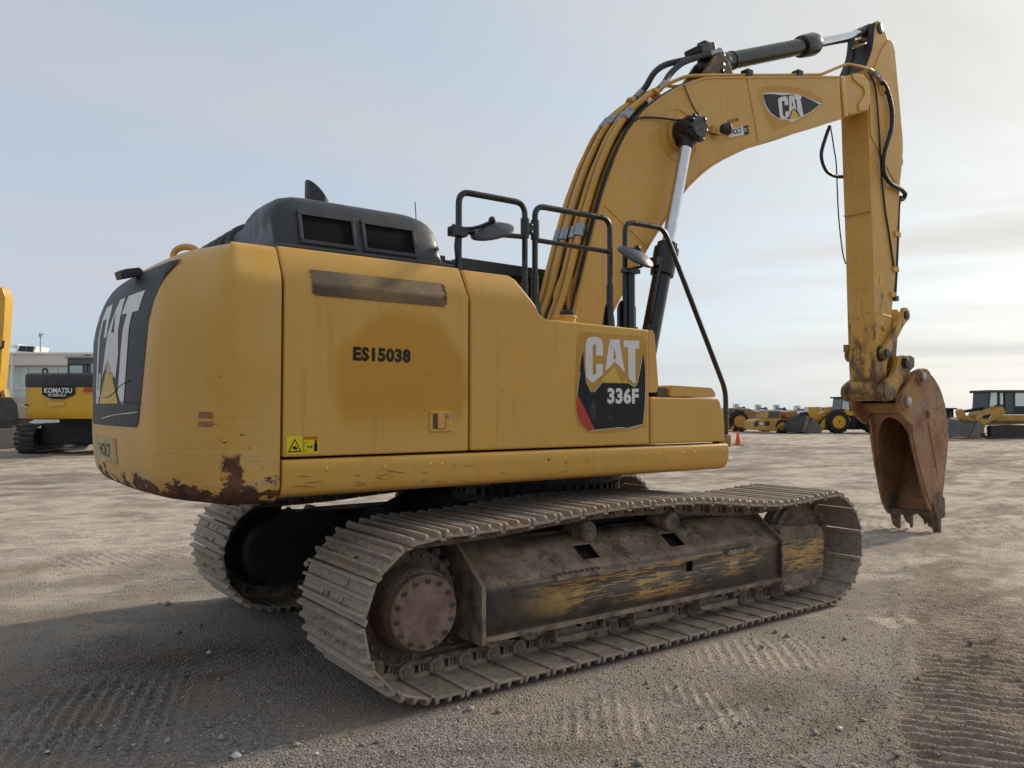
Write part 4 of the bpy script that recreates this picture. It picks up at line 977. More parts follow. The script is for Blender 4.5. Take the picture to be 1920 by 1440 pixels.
B2 = [(-0.601, 2.127), (-0.589, 2.007), (-0.581, 1.952), (-0.569, 1.898), (-0.525, 1.833), (-0.492, 1.835), (-0.468, 1.863), (-0.426, 1.9), (-0.153, 1.905), (-0.091, 1.876), (-0.06, 1.915), (-0.041, 1.986), (-0.009, 2.115), (0.003, 2.132), (0.018, 2.026), (0.021, 1.897), (0.021, 1.794), (-0.003, 1.601), (-0.159, 1.571), (-0.237, 1.578), (-0.489, 1.562), (-0.651, 1.812), (-0.633, 1.969), (-0.617, 2.072)]
RED = [(-0.651, 1.812), (-0.489, 1.562), (-0.538, 1.555), (-0.59, 1.58), (-0.634, 1.626), (-0.658, 1.686), (-0.664, 1.74), (-0.662, 1.782)]
dec('old_glue_patch', [(-.66, 2.19), (-.645, 2.245), (-.60, 2.262), (.0, 2.262), (.04, 2.23), (.045, 1.90), (.03, 1.58), (-.14, 1.545), (-.50, 1.535), (-.60, 1.552), (-.66, 1.61), (-.682, 1.72)], VGHOST, SP, .001)
dec('decal_field', B2, VB, SP, .0025); dec('decal_corner', RED, VR, SP, .0025)
for p in (C2, T2): dec('letter', p, VW, SP, .003)
v, f = poly_geo(A1, A2); drape('letter', v, f, lambda x, z: (x, -1.483, z), VW, SP)
for p in ([(-0.297, 2.023), (-0.223, 1.905), (-0.437, 1.908), (-0.388, 1.957)], [(-0.179, 1.947), (-0.155, 1.905), (-0.214, 1.905)]): dec('triangle', p, VY, SP, .003)
v, f = text_geo('336F', .118, .318, .045, 1.06); drape('lettering', [(u-.209, w+1.752) for u, w in v], f, lambda x, z: (x, -1.484, z), VW, SP)
dec('ghost_letter', [(-.101, 1.717), (-.094, 1.717), (-.094, 1.636), (-.066, 1.636), (-.066, 1.628), (-.101, 1.628)], VDK, SP, .0035)
for p in ([(-0.003, 1.601), (-0.159, 1.571), (-0.237, 1.578), (-0.489, 1.562), (-0.538, 1.555)], [(0.022, 2.026), (0.026, 1.897), (0.016, 1.743), (-0.003, 1.598)], [(-0.629, 1.975), (-0.651, 1.872), (-0.658, 1.818)], [(-0.581, 1.952), (-0.569, 1.898), (-0.525, 1.833)], [(-0.492, 1.835), (-0.468, 1.863), (-0.426, 1.9)], [(-0.153, 1.905), (-0.091, 1.876), (-0.06, 1.915), (-0.041, 1.986), (-0.009, 2.115)]):
    g = G(); g.tube([(x, -1.4835, z) for x, z in p], .0024, 5); obj('peeled_edge', g, VLINE, SP)
# filler neck
g = G(); g.lathe((-.42, -1.08, 2.30), (0, 0, 1), [(0, .075), (.11, .075), (.112, .084), (.122, .082), (.126, .07)], 20, 0); FN = obj('filler_neck', g, MY, EX)
g = G(); g.lathe((-.41, -1.08, 2.424), (0, 0, 1), [(0, .055), (.035, .057), (.045, .05)], 16); obj('cap', g, MBLK, FN)

# ---- engine hood
g = G(); hp = [(-1.302, 2.640), (-1.296, 2.70), (-1.236, 2.895), (-1.218, 2.935), (-1.185, 2.966), (-1.14, 2.985), (-1.08, 2.996), (-.98, 3.0), (-.80, 3.0), (-.70, 2.97), (-.65, 2.90), (-.62, 2.64)]
rows = []
for x in (-2.765, -2.762, -2.75, -2.72, -2.68, -2.62, -2.56, -2.2, -1.95, -1.88, -1.82, -1.76, -1.71, -1.675, -1.655, -1.648):
    k = float(np.interp(x, [-2.765, -2.762, -2.75, -2.72, -2.68, -2.62, -2.56, -2.2, -1.95, -1.88, -1.82, -1.76, -1.71, -1.675, -1.655, -1.648], [.50, .66, .77, .87, .94, .985, 1, 1.0, 1.0, .998, .985, .95, .89, .80, .69, .50])); yi = .045*max(0, 1-k)
    rows.append([(x, y+yi*(1 if y < -.95 else -1), 2.64+(z-2.64)*k) for y, z in hp])
g.grid(rows, flip=True); g.add(rows[0], [tuple(range(len(hp)))]); g.add(rows[-1], [tuple(range(len(hp)))[::-1]])
HD = obj('engine_hood', g, MPLA, EX, weld=True, ang=50); tag(HD, 'rounded black plastic engine hood with two screened vents')
g = G(); g.box((-2.77, -1.35, 2.628), (-1.60, -.62, 2.655)); obj('hood_rim', g, MPLA, HD, bevel=.012)
g = G(); g.prism(round_poly([(-2.76, 2.64), (-1.70, 2.64), (-1.70, 2.83), (-1.85, 2.925), (-2.64, 2.925), (-2.76, 2.86)], .06), -.66, 1.25); obj('rear_cover', g, MPLA, HD, bevel=.03, seg=3)
for y in (-.42, -.24, -.06, .12, .30, .48):
    g = G(); g.tube(fillet([(-2.765, y, 2.62), (-2.765, y, 2.860), (-2.640, y, 2.935), (-1.86, y, 2.935)], .08), .030, 8); obj('rib', g, MPLA, HD)
def hood_y(z): return float(np.interp(z, [2.64, 2.70, 2.895], [-1.302, -1.297, -1.237]))
for vx0, vx1, z0, z1 in ((-2.60, -2.285, 2.700, 2.855), (-2.195, -1.865, 2.700, 2.855)):
    g = G(); t = .024
    for a, b, c, d in ((vx0-t, vx1+t, z0-t, z0), (vx0-t, vx1+t, z1, z1+t), (vx0-t, vx0, z0, z1), (vx1, vx1+t, z0, z1)):
        g.add([(a, hood_y(c)-.014, c), (b, hood_y(c)-.014, c), (b, hood_y(d)-.014, d), (a, hood_y(d)-.014, d), (a, hood_y(c)+.01, c), (b, hood_y(c)+.01, c), (b, hood_y(d)+.01, d), (a, hood_y(d)+.01, d)], [(0, 1, 2, 3), (4, 7, 6, 5), (0, 4, 5, 1), (1, 5, 6, 2), (2, 6, 7, 3), (3, 7, 4, 0)])
    obj('vent_frame', g, MPLA, HD, bevel=.004)
    g = G(); g.add([(vx0, hood_y(z0)-.004, z0), (vx1, hood_y(z0)-.004, z0), (vx1, hood_y(z1)-.004, z1), (vx0, hood_y(z1)-.004, z1)], [(0, 1, 2, 3)]); obj('vent_screen', g, MSCREEN, HD)
# exhaust stack, cut on a slant
g = G(); vs = []; fs = []; S = 20
for ring, (zz, rr) in enumerate(((2.95, .085), (3.10, .085), (3.24, .085), (3.24, .075), (3.05, .075))):
    for k in range(S):
        a = 2*math.pi*k/S; x = -2.135+rr*math.cos(a); y = -.36+rr*1.15*math.sin(a); z = zz
        if ring in (2, 3): z = 3.335-(x+2.22)*1.05
        vs.append((x, y, z))
for r_ in range(4):
    for k in range(S): k2 = (k+1) % S; fs.append((r_*S+k, r_*S+k2, (r_+1)*S+k2, (r_+1)*S+k))
fs.append(tuple(4*S+k for k in range(S))); g.add(vs, fs); obj('exhaust_pipe', g, MBLKD, EX)

# ---- cab (left side, seen behind)
g = G(); g.prism(round_poly([(-.42, 1.42), (1.25, 1.42), (1.42, 2.0), (1.30, 2.9), (1.15, 3.02), (-.40, 3.02)], .06), .47, 1.42); CB = obj('cab', g, MBLK, EX, bevel=.03, seg=3)
g = G(); g.prism(round_poly([(-.50, 3.0), (1.25, 3.0), (1.28, 3.05), (1.18, 3.10), (-.42, 3.115), (-.52, 3.06)], .03), .44, 1.45); obj('cab_roof', g, MPLA, CB, bevel=.02, seg=3)
g = G(); g.box((-.64, .50, 2.86), (-.47, 1.1, 3.09)); obj('roof_filter', g, MPLA, CB, bevel=.02)
g = G(); g.box((-.30, .462, 2.2), (.40, .469, 2.93)); obj('window', g, MGLASSDK, CB); g = G(); g.box((.48, .462, 2.2), (1.10, .469, 2.93)); obj('window', g, MGLASSDK, CB)
g = G(); g.tube([(-.45, 1.2, 3.09), (-.45, 1.2, 3.5), (-.47, 1.2, 3.78)], .005, 6); obj('antenna', g, MBLK, CB)
g = G(); g.box((-.70, .40, 2.95), (-.60, .50, 3.10)); g.cyl((-.655, .45, 3.09), (-.655, .45, 3.17), .016, seg=8); obj('beacon_base', g, MPLA, CB, bevel=.01)

# ---- hand rails
def rail(pts, r=.0215, extra=(), nm='handrail'):
    g = G(); g.tube(fillet(pts, .085, 6), r, 10)
    for e in extra: g.tube(e, r*.86, 8)
    return obj(nm, g, MBLK, EX)
y = -1.30
r1 = rail([(-1.533, y, 2.50), (-1.533, y, 3.158), (-.983, y, 3.162), (-.983, y, 2.36)], extra=([(-1.533, y, 2.890), (-.983, y, 2.924)],))
r2 = rail([(-.893, y, 2.25), (-.893, y, 3.160), (-.168, y, 3.168), (-.168, y, 2.33)], extra=([(-.893, y, 2.914), (-.168, y, 2.914)],))
r3 = rail([(-.010, y, 2.33), (-.008, y, 3.170), (.425, y, 3.178), (1.085, -1.38, 1.87), (1.083, -1.38, 1.45)])
for x, z0, z1, p in ((-.983, 2.30, 2.60, r1), (-.893, 2.25, 2.66, r2), (-.168, 2.32, 2.66, r2)):
    g = G(); g.cyl((x, y, z0), (x, y, z1), .027, seg=12); obj('sleeve', g, MBLK, p)
g = G()
for x in (-.983, -.893): g.cyl((x, y, 2.915), (x, y, 3.055), .031, seg=14)
g.box((-.960, -1.32, 2.945), (-.916, -1.29, 3.025)); obj('clamp', g, MBLK, r1, bevel=.003)
for z in (2.96, 3.01):
    g = G(); g.sphere((-.938, -1.323, z), .010, 8, 6); obj('bolt', g, MCLAMP, r1)
g = G(); g.prism([(-.94, 2.22), (-.85, 2.22), (-.862, 2.40), (-.880, 2.52), (-.905, 2.52)], -1.335, -1.325); obj('bracket', g, MBLK, r2, bevel=.003)
g = G(); g.prism([(-.235, 2.325), (-.10, 2.325), (-.105, 2.40), (-.135, 2.545), (-.160, 2.555), (-.20, 2.50)], -1.285, -1.277); g.box((-.24, -1.36, 2.317), (-.09, -1.25, 2.330)); obj('bracket', g, MBLK, r2, bevel=.003)
g = G(); g.prism(round_poly([(-.075, 2.33), (.125, 2.33), (.125, 2.52), (.085, 2.565), (-.04, 2.555), (-.075, 2.50)], .02), -1.285, -1.277); g.box((-.08, -1.36, 2.317), (.15, -1.24, 2.330)); obj('bracket', g, MBLK, r3, bevel=.003)
g = G(); g.cyl((.035, -1.315, 2.33), (.035, -1.315, 2.78), .036, seg=14); g.box((-.04, -1.36, 2.765), (.10, -1.28, 2.80)); obj('mirror_post', g, MBLK, r3, bevel=.003)
for x in (-.125, .075):
    g = G(); g.cyl((x, -1.34, 2.33), (x, -1.34, 2.348), .014, seg=6); obj('bolt', g, MCLAMP, r3)
def mirror(c, nrm_, rad, arm, ball):
    g = G(); nrm_ = Vector(nrm_).normalized()
    g.lathe(Vector(c), nrm_, [(-.012, rad*.97), (-.010, rad), (.006, rad), (.018, rad*.92), (.040, rad*.6), (.050, rad*.2), (.051, .002)], 32)
    m = obj('mirror', g, MMIR, EX)
    g = G(); g.tube(arm, .012, 8, smooth=4); g.sphere(ball, .026, 10, 8); obj('arm', g, MBLK, m)
    return m
mirror((-1.305, -1.36, 2.905), up*.95-rt*.18-fw*.50, .150, [(-1.60, -1.33, 2.915), (-1.50, -1.34, 2.905), (-1.40, -1.35, 2.93), (-1.31, -1.36, 2.975)], (-1.305, -1.36, 2.985))
mirror((-.015, -1.42, 2.875), up*.86+rt*.45-fw*.42, .152, [(.035, -1.33, 2.80), (.12, -1.36, 2.83), (.10, -1.40, 2.87), (.03, -1.42, 2.93)], (.015, -1.41, 2.945))
g = G(); g.box((-1.61, -1.35, 2.85), (-1.49, -1.28, 2.912)); obj('mirror_clamp', g, MBLK, r1, bevel=.006)
g = G(); g.tube([(-1.575, -1.34, 2.86), (-1.58, -1.33, 2.78), (-1.56, -1.31, 2.70), (-1.565, -1.30, 2.60)], .006, 6, smooth=4); obj('cable', g, MRUB, r1)
# ------------------------------------------------------------------ boom
BT = [(0.16, 1.80), (0.24, 2.15), (0.333, 2.506), (0.514, 3.117), (0.702, 3.685), (0.818, 3.962), (0.930, 4.198), (1.066, 4.406), (1.241, 4.612), (1.40, 4.745), (1.567, 4.869), (1.72, 4.968), (1.877, 5.052), (2.03, 5.125), (2.201, 5.190), (2.823, 5.351), (3.814, 5.605), (4.627, 5.809)]
BB = [(0.42, 1.80), (0.55, 2.15), (0.745, 2.544), (1.009, 2.939), (1.278, 3.310), (1.558, 3.655), (1.803, 3.939), (1.92, 4.045), (2.049, 4.150), (2.19, 4.25), (2.338, 4.338), (2.630, 4.490), (3.001, 4.660), (3.595, 4.890), (4.127, 5.095), (4.663, 5.318)]
def spline2(P, k): return [(v.x, v.z) for v in catmull([Vector((x, 0, z)) for x, z in P], k)]
BT2, BB2 = spline2(BT, 3), spline2(BB, 3)
YB = .30
g = G(); g.prism(BT2+BB2[::-1], -YB, YB); BM = obj('boom', g, MYboom, EX, bevel=.008, seg=2, ang=30); tag(BM, 'curved yellow boom with steel lines along its back')
# plate edges (flanges) top and bottom, a little proud
for pl_, dz_ in ((BT2, .014), (BB2, -.014)):
    g = G(); n = len(pl_)
    for s in (-1, 1):
        rows = []
        for i, (x, z) in enumerate(pl_):
            a, b = pl_[max(i-1, 0)], pl_[min(i+1, n-1)]; t = Vector((b[0]-a[0], b[1]-a[1])).normalized(); nn = Vector((-t.y, t.x))
            o = nn*dz_
            rows.append([(x-o.x*.4, s*(YB+.010), z-o.y*.4), (x+o.x, s*(YB+.010), z+o.y), (x+o.x, s*(YB-.03), z+o.y), (x-o.x*.4, s*(YB-.03), z-o.y*.4), (x-o.x*.4, s*(YB+.010), z-o.y*.4)])
        g.grid(rows, flip=(s < 0) == (dz_ > 0))
    obj('flange', g, MYboom, BM)
def weld(pts, r=.007):
    g = G(); g.tube(pts, r, 6); obj('weld_seam', g, MYboom, BM)
weld([(2.823, -.302, 5.35), (3.02, -.302, 4.67)]); weld([(.701, -.302, 3.614), (1.263, -.302, 3.298)])
weld([(1.72+.27*math.cos(a), -.302, 4.48+.27*math.sin(a)) for a in np.linspace(0, 6.283, 40)], .006)
g = G(); g.cyl((1.72, -.30, 4.49), (1.72, -.34, 4.49), .17, seg=28); g.cyl((1.72, .30, 4.49), (1.72, .34, 4.49), .17, seg=28); obj('pin_boss', g, MYboom, BM, bevel=.01)
# nose casting
g = G(); g.prism([(4.60, 5.80), (4.676, 5.832), (4.904, 5.923), (5.064, 5.985), (5.213, 6.015), (5.33, 6.00), (5.375, 5.94), (5.392, 5.66), (5.328, 5.557), (4.990, 5.433), (4.833, 5.405), (4.65, 5.325)], -.265, .265); NO = obj('nose_casting', g, MYboom, BM, bevel=.03, seg=3)
g = G(); sp_ = spline2([(4.97, 5.95), (4.985, 5.89), (5.08, 5.855), (5.215, 5.825), (5.244, 5.745), (5.17, 5.665), (5.10, 5.59), (5.11, 5.50)], 4)
g.prism(sp_+[(5.30, 5.56), (5.375, 5.68), (5.36, 5.93), (5.21, 5.998), (5.06, 5.97)], -.285, -.20); obj('nose_boss', g, MYboom, BM, bevel=.012, seg=3); obj('nose_boss', mir(g), MYboom, BM, bevel=.012, seg=3)
g = G(); g.box((4.72, -.29, 5.36), (4.80, .29, 5.86), M=Matrix.Translation((4.76, 0, 5.6)) @ Matrix.Rotation(R(-8), 4, 'Y') @ Matrix.Translation((-4.76, 0, -5.6))); obj('collar', g, MYboom, BM, bevel=.008)
g = G(); g.prism([(5.3, 5.62), (5.95, 5.85), (5.95, 6.1), (5.3, 5.98)], -.12, .12); obj('tongue', g, MGRE, BM, bevel=.02)
# lower wider foot reinforcing strip, numbers, lamp, stickers
def onb(name, pts, mat, o): v, f = poly_geo(pts); return drape(name, v, f, lambda x, z: (x, -YB-o, z), mat, BM)
onb('old_glue_patch', [(3.004, 5.291), (3.263, 5.37), (3.598, 5.446), (3.948, 5.488), (4.238, 5.461), (4.293, 5.398), (4.014, 5.195), (3.659, 5.012), (3.321, 4.883), (3.223, 4.919), (3.065, 5.125)], VGHOST, .001)
onb('decal_backing', [(3.099, 5.243), (3.261, 5.296), (3.528, 5.352), (3.735, 5.389), (3.946, 5.397), (4.255, 5.396), (4.218, 5.37), (4.015, 5.227), (3.8, 5.116), (3.632, 5.031), (3.591, 5.045), (3.389, 5.016), (3.251, 5.042), (3.148, 5.108)], VW, .002)
onb('decal_field', [(3.105, 5.235), (3.261, 5.276), (3.46, 5.309), (3.7, 5.376), (3.84, 5.393), (4.054, 5.386), (4.205, 5.371), (4.015, 5.239), (3.8, 5.127), (3.591, 5.057), (3.389, 5.027), (3.258, 5.053), (3.161, 5.122)], VB, .003)
onb('letter', [(3.376, 5.238), (3.426, 5.276), (3.528, 5.315), (3.568, 5.293), (3.574, 5.222), (3.509, 5.201), (3.5, 5.25), (3.459, 5.241), (3.452, 5.214), (3.473, 5.075), (3.497, 5.068), (3.517, 5.081), (3.515, 5.13), (3.583, 5.151), (3.585, 5.096), (3.54, 5.045), (3.456, 5.03), (3.416, 5.042)], VW, .004)
onb('letter', [(3.586, 5.328), (3.682, 5.362), (3.731, 5.195), (3.714, 5.2), (3.669, 5.206), (3.627, 5.161), (3.592, 5.081)], VW, .004)
onb('letter', [(3.693, 5.375), (3.833, 5.392), (3.832, 5.361), (3.811, 5.35), (3.871, 5.163), (3.818, 5.13), (3.749, 5.199), (3.734, 5.326), (3.699, 5.313)], VW, .0045)
onb('triangle', [(3.669, 5.198), (3.811, 5.125), (3.592, 5.056)], VY, .005)
onb('letter_counter', [(3.645, 5.30), (3.672, 5.225), (3.640, 5.225)], VB, .005)
onb('glue_strip', [(2.45, 4.656), (2.856, 4.741), (2.859, 4.722), (2.463, 4.579)], VGHOST, .001)
onb('sticker', [(2.503, 4.71), (2.836, 4.831), (2.853, 4.737), (2.514, 4.627)], VW, .002)
onb('sticker_field', [(2.75, 4.797), (2.836, 4.831), (2.853, 4.737), (2.77, 4.707)], VB, .003)
def btxt(t, h, w, bold, mat, cx, cz, ang, o):
    v, f = text_geo(t, h, w, bold); c, s = math.cos(R(ang)), math.sin(R(ang))
    drape('lettering', [(cx+u*c-q*s, cz+u*s+q*c) for u, q in v], f, lambda x, z: (x, -YB-o, z), mat, BM)
btxt('HOLT', .060, .20, .03, VDK, 2.640, 4.690, 19, .0035); btxt('CAT', .040, .055, .03, VW, 2.800, 4.748, 19, .004); btxt('BKB1586', .040, .20, .0, VDK, 2.59, 4.805, 22, .002)
g = G(); g.box((2.20, -.345, 4.60), (2.27, -.30, 4.68)); g.tube([(2.235, -.34, 4.61), (2.26, -.38, 4.585), (2.36, -.40, 4.585)], .014, 6); LB = obj('lamp_bracket', g, MYtube, BM, bevel=.003)
g = G(); g.lathe((2.325, -.40, 4.650), (.80, -.22, .05), [(-.05, .02), (-.045, .045), (.0, .062), (.04, .070), (.05, .066), (.045, .05)], 24); obj('lamp', g, MPLA, BM)
g = G(); g.tube([(1.793, -.315, 5.013), (1.896, -.31, 4.872), (2.002, -.31, 4.757), (2.083, -.31, 4.635), (2.183, -.335, 4.588), (2.30, -.36, 4.59)], .006, 6, smooth=5); obj('cable', g, MRUB, BM)
g = G(); g.sphere((2.0, -.312, 4.76), .018, 8, 6); obj('clip', g, MGRE, BM)
g = G(); g.tube([(1.107, -.30, 4.505), (1.2, -.315, 4.55), (1.387, -.33, 4.583), (1.60, -.36, 4.60), (1.68, -.40, 4.60)], .010, 6, smooth=5); obj('grease_line', g, MRUB, BM)

# hydraulic tubes on the back of the boom
def back(t_pts, off, y):
    out = []; n = len(t_pts)
    for i, (x, z) in enumerate(t_pts):
        a, b = t_pts[max(i-1, 0)], t_pts[min(i+1, n-1)]; t = Vector((b[0]-a[0], b[1]-a[1])).normalized(); nn = Vector((-t.y, t.x))
        out.append(Vector((x+nn.x*off, y, z+nn.y*off)))
    return out
main = [(0.16, 2.30), (0.333, 2.506+.36), (0.514, 3.117), (0.702, 3.685), (0.87, 4.08), (1.066, 4.406), (1.241, 4.612), (1.45, 4.785)]
runs = [(.15, .085, .020, [(.05, 1.95), (.24, 2.42), (.40, 2.75), (.60, 3.40), (.80, 3.93), (1.02, 4.36), (1.20, 4.58), (1.36, 4.72), (1.567, 4.869), (1.877, 5.052), (2.1, 5.16)]),
        (.035, .085, .030, [(.02, 1.95), (.24, 2.42), (.40, 2.75), (.60, 3.40), (.80, 3.93), (1.02, 4.36), (1.22, 4.60), (1.40, 4.745)]),
        (-.08, .070, .027, [(.02, 1.95), (.24, 2.42), (.40, 2.75), (.60, 3.40), (.80, 3.93), (1.02, 4.36), (1.22, 4.60), (1.40, 4.745), (1.567, 4.869), (1.72, 4.968)]),
        (-.185, .085, .032, [(.02, 2.0), (.24, 2.42), (.40, 2.75), (.60, 3.40), (.80, 3.93), (1.00, 4.32), (1.20, 4.575), (1.36, 4.715), (1.50, 4.82)])]
ends = []
for y, off, r_, pts in runs:
    P = back(pts, off, y); 
    # kink near the foot: tubes swing towards the camera side
    P[0] = P[0]+Vector((.10, -.10, 0))
    g = G(); g.tube(fillet(P, .16, 4), r_, 10); obj('hydraulic_line', g, MYtube, BM); ends.append(P[-1])
for y, x0_ in ((-.02, .24), (-.13, .30)):
    g = G(); g.tube(fillet([(x0_+.23, y, 3.05), (x0_+.06, y-.03, 2.74), (x0_+.10, y-.10, 2.40), (x0_+.16, y-.14, 2.0)], .1, 4), .024, 10); obj('hydraulic_line', g, MYtube, BM)
for (ax, az), L in (((.585, 3.345), .13), ((1.185, 4.545), .15)):
    t = Vector((.31, .95)) if az < 4 else Vector((.66, .75)); t.normalize(); nn = Vector((-t.y, t.x))
    for y, off, r_, pts in runs:
        c = Vector((ax+nn.x*off, y, az+nn.y*off)); d = Vector((t.x, 0, t.y))*L/2
        g = G(); g.lathe(c-d, d*2, [(0, r_+.010), (.04, r_+.016), (.96, r_+.016), (1, r_+.010)], 10)
        g.box((c.x-.03, y-.012, c.z-.03), (c.x+.07, y+.012, c.z+.0)); obj('tube_clamp', g, MCLAMP, BM)
g = G(); g.tube(back([(0.40, 2.3), (0.333+.09, 2.75), (0.514, 3.117), (0.702, 3.685), (0.87, 4.08), (1.066, 4.406), (1.241, 4.612), (1.567, 4.869), (1.877, 5.052), (2.2, 5.19)], .016, -.262), .013, 8, smooth=3); obj('hose', g, MRUB, BM)
g = G(); g.tube(back([(0.333, 2.5), (0.514, 3.117), (0.702, 3.685), (0.87, 4.08), (1.066, 4.406), (1.241, 4.612), (1.567, 4.869)], .014, -.228), .011, 8, smooth=3); obj('hose', g, MRUB, BM)
for yy in (-.02, .09, -.135):
    g = G(); g.tube(back([(0.25, 2.3), (0.333+.09, 2.75), (0.514, 3.117), (0.702, 3.685), (0.87, 4.08), (1.066, 4.406), (1.241, 4.612), (1.45, 4.785)], .026, yy), .022, 8, smooth=3); obj('hose', g, MRUB, BM)
# long line over the top to the nose
g = G(); g.tube(fillet([(1.50, -.155, 4.90), (1.70, -.20, 5.05), (1.95, -.22, 5.18), (2.298, -.22, 5.275), (3.415, -.22, 5.558), (4.376, -.22, 5.808), (4.608, -.22, 5.925), (4.943, -.22, 6.09), (5.214, -.24, 6.12), (5.40, -.25, 6.125)], .08, 4), .018, 8); obj('hydraulic_line', g, MYtube, BM)
g = G(); g.tube(fillet([(2.1, .18, 5.24), (3.4, .18, 5.56), (4.4, .18, 5.82), (4.9, .2, 6.08), (5.3, .22, 6.10)], .08, 4), .018, 8); obj('hydraulic_line', g, MYtube, BM)
for x, z in ((2.95, 5.44), (3.9, 5.675)):
    g = G(); g.box((x-.05, -.26, z-.05), (x+.05, -.16, z+.055)); obj('tube_clamp', g, MBLKD, BM, bevel=.006)
# flanges and hoses up to the stick cylinder
for c, y in (((1.42, 4.86), .08), ((1.52, 4.90), -.155)):
    d = Vector((.70, 0, .71)); o = Vector((c[0], y, c[1]))
    g = G(); g.lathe(o, d, [(0, .060), (.035, .060), (.036, .045), (.06, .045)], 8); obj('hose_flange', g, MYtube, BM)
    g = G(); g.lathe(o+d*.06, d, [(0, .026), (.05, .026), (.051, .036), (.17, .036), (.172, .030)], 10); obj('hose_fitting', g, MGAL, BM)
g = G(); g.tube([(1.56, .08, 5.00), (1.64, .07, 5.09), (1.74, .05, 5.25), (1.90, .05, 5.375), (2.12, .05, 5.475), (2.36, .05, 5.575), (2.60, .05, 5.68)], .033, 10, smooth=5); obj('hose', g, MRUB, BM)
g = G(); g.tube([(1.66, -.15, 5.04), (1.72, -.13, 5.10), (1.834, -.10, 5.222), (2.015, -.10, 5.377), (2.27, -.10, 5.51), (2.48, -.10, 5.60)], .033, 10, smooth=5); obj('hose', g, MRUB, BM)
g = G(); g.cyl((2.44, -.10, 5.585), (2.62, -.10, 5.67), .036, seg=12); obj('hose_fitting', g, MGAL, BM)
g = G(); g.box((2.30, -.12, 5.56), (2.56, .12, 5.66), M=Matrix.Translation((2.43, 0, 5.6)) @ Matrix.Rotation(R(-22), 4, 'Y') @ Matrix.Translation((-2.43, 0, -5.56))); g.box((2.42, -.06, 5.66), (2.60, .06, 5.76)); obj('valve_block', g, MGRE, BM, bevel=.02)
g = G(); 
for s in (-1, 1): g.prism([(2.15, 5.15), (2.85, 5.33), (2.72, 5.56), (2.60, 5.63), (2.48, 5.56)], s*.11, s*.15)
obj('cylinder_bracket', g, MYgrime, BM, bevel=.01)

# ------------------------------------------------------------------ boom cylinders
for s in (-1, 1):
    y = s*.445; top_ = Vector((1.715, y, 4.497)); foot = Vector((.945, y, 1.63)); d = (top_-foot); Lr = d.length; u = d.normalized()
    pg = top_-u*1.24
    g = G(); g.cyl(foot, pg-u*.02, .088, seg=28); g.lathe((foot.x, y-.07, foot.z), (0, .14, 0), [(0, .11), (1, .11)], 20); BC = obj('boom_cylinder', g, MCYL, EX); tag(BC, 'black hydraulic boom cylinder with bright rod')
    g = G(); g.lathe(pg-u*.32, u, [(0, .089), (.01, .112), (.05, .116), (.18, .116), (.20, .121), (.28, .121), (.29, .098), (.335, .095), (.34, .07)], 28); 
    for k in range(10):
        a = R(36*k); w1 = u.orthogonal().normalized(); w2 = u.cross(w1); c = pg-u*.04+(w1*math.cos(a)+w2*math.sin(a))*.085; g.cyl(c, c+u*.055, .017, seg=6)
    obj('gland', g, MCYL, BC)
    g = G(); g.cyl(pg-u*.05, top_-u*.05, .060, seg=28); obj('rod', g, MCHR, BC)
    g = G(); g.lathe((1.715, y-s*.145, 4.49), (0, s*.29, 0), [(0, .10), (.03, .125), (.30, .132), (.45, .125), (.62, .138), (.90, .130), (1, .10)], 22); g.lathe(top_-u*.20, u*.2, [(0, .066), (.3, .085), (.8, .10)], 16)
    for q in range(110):
        a = rng.uniform(0, 6.28); t_ = rng.uniform(-.15, .15); rr = rng.uniform(.09, .135); g.sphere((1.715+rr*math.cos(a), y+t_, 4.49+rr*math.sin(a)), rng.uniform(.012, .034), 7, 5)
    obj('rod_eye', g, MGRE, BC)
    g = G(); o = Vector((-.095, -.06, 0)); g.tube([pg-u*.20+o*.9, pg-u*.26+o*1.25, pg-u*.50+o*1.45, pg-u*.72+o*1.25, pg-u*.80+o*.8], .018, 8, smooth=5); g.box(tuple(pg-u*.20+Vector((-.17, -.07, -.03))), tuple(pg-u*.20+Vector((-.06, .03, .05)))); obj('hose', g, MBLK, BC)

# ------------------------------------------------------------------ stick cylinder
a_, b_ = Vector((2.60, 0, 5.545)), Vector((5.79, 0, 6.803)); u = (b_-a_).normalized()
g = G(); g.cyl(a_+u*.08, a_+u*2.02, .098, seg=30); SC = obj('stick_cylinder', g, MCYL, EX); tag(SC, 'black hydraulic stick cylinder on top of the boom')
g = G(); g.lathe(a_+u*1.80, u, [(0, .099), (.01, .13), (.09, .138), (.26, .142), (.30, .135), (.34, .11), (.36, .07)], 30)
for k in range(10):
    a = R(36*k); w1 = u.orthogonal().normalized(); w2 = u.cross(w1); c = a_+u*2.08+(w1*math.cos(a)+w2*math.sin(a))*.10; g.cyl(c, c+u*.06, .020, seg=6)
obj('gland', g, MCYL, SC)
g = G(); g.cyl(a_+u*2.0, b_-u*.10, .062, seg=28); obj('rod', g, MCHR, SC)
g = G(); g.lathe((a_.x, -.13, a_.z), (0, .26, 0), [(0, .10), (.1, .125), (.9, .125), (1, .10)], 20); g.lathe(a_, u, [(.02, .09), (.15, .115), (.25, .104)], 24)
for q in range(26): g.sphere((a_.x+rng.uniform(-.12, .1), rng.uniform(-.14, .14), a_.z+rng.uniform(-.12, .12)), rng.uniform(.02, .045), 7, 5)
obj('base_eye', g, MGRE, SC)
g = G(); g.lathe((b_.x, -.10, b_.z), (0, .20, 0), [(0, .085), (.1, .105), (.9, .105), (1, .085)], 20); g.lathe(b_-u*.22, u*.2, [(0, .064), (.6, .09), (1, .09)], 16); obj('rod_eye', g, MGRE, SC)
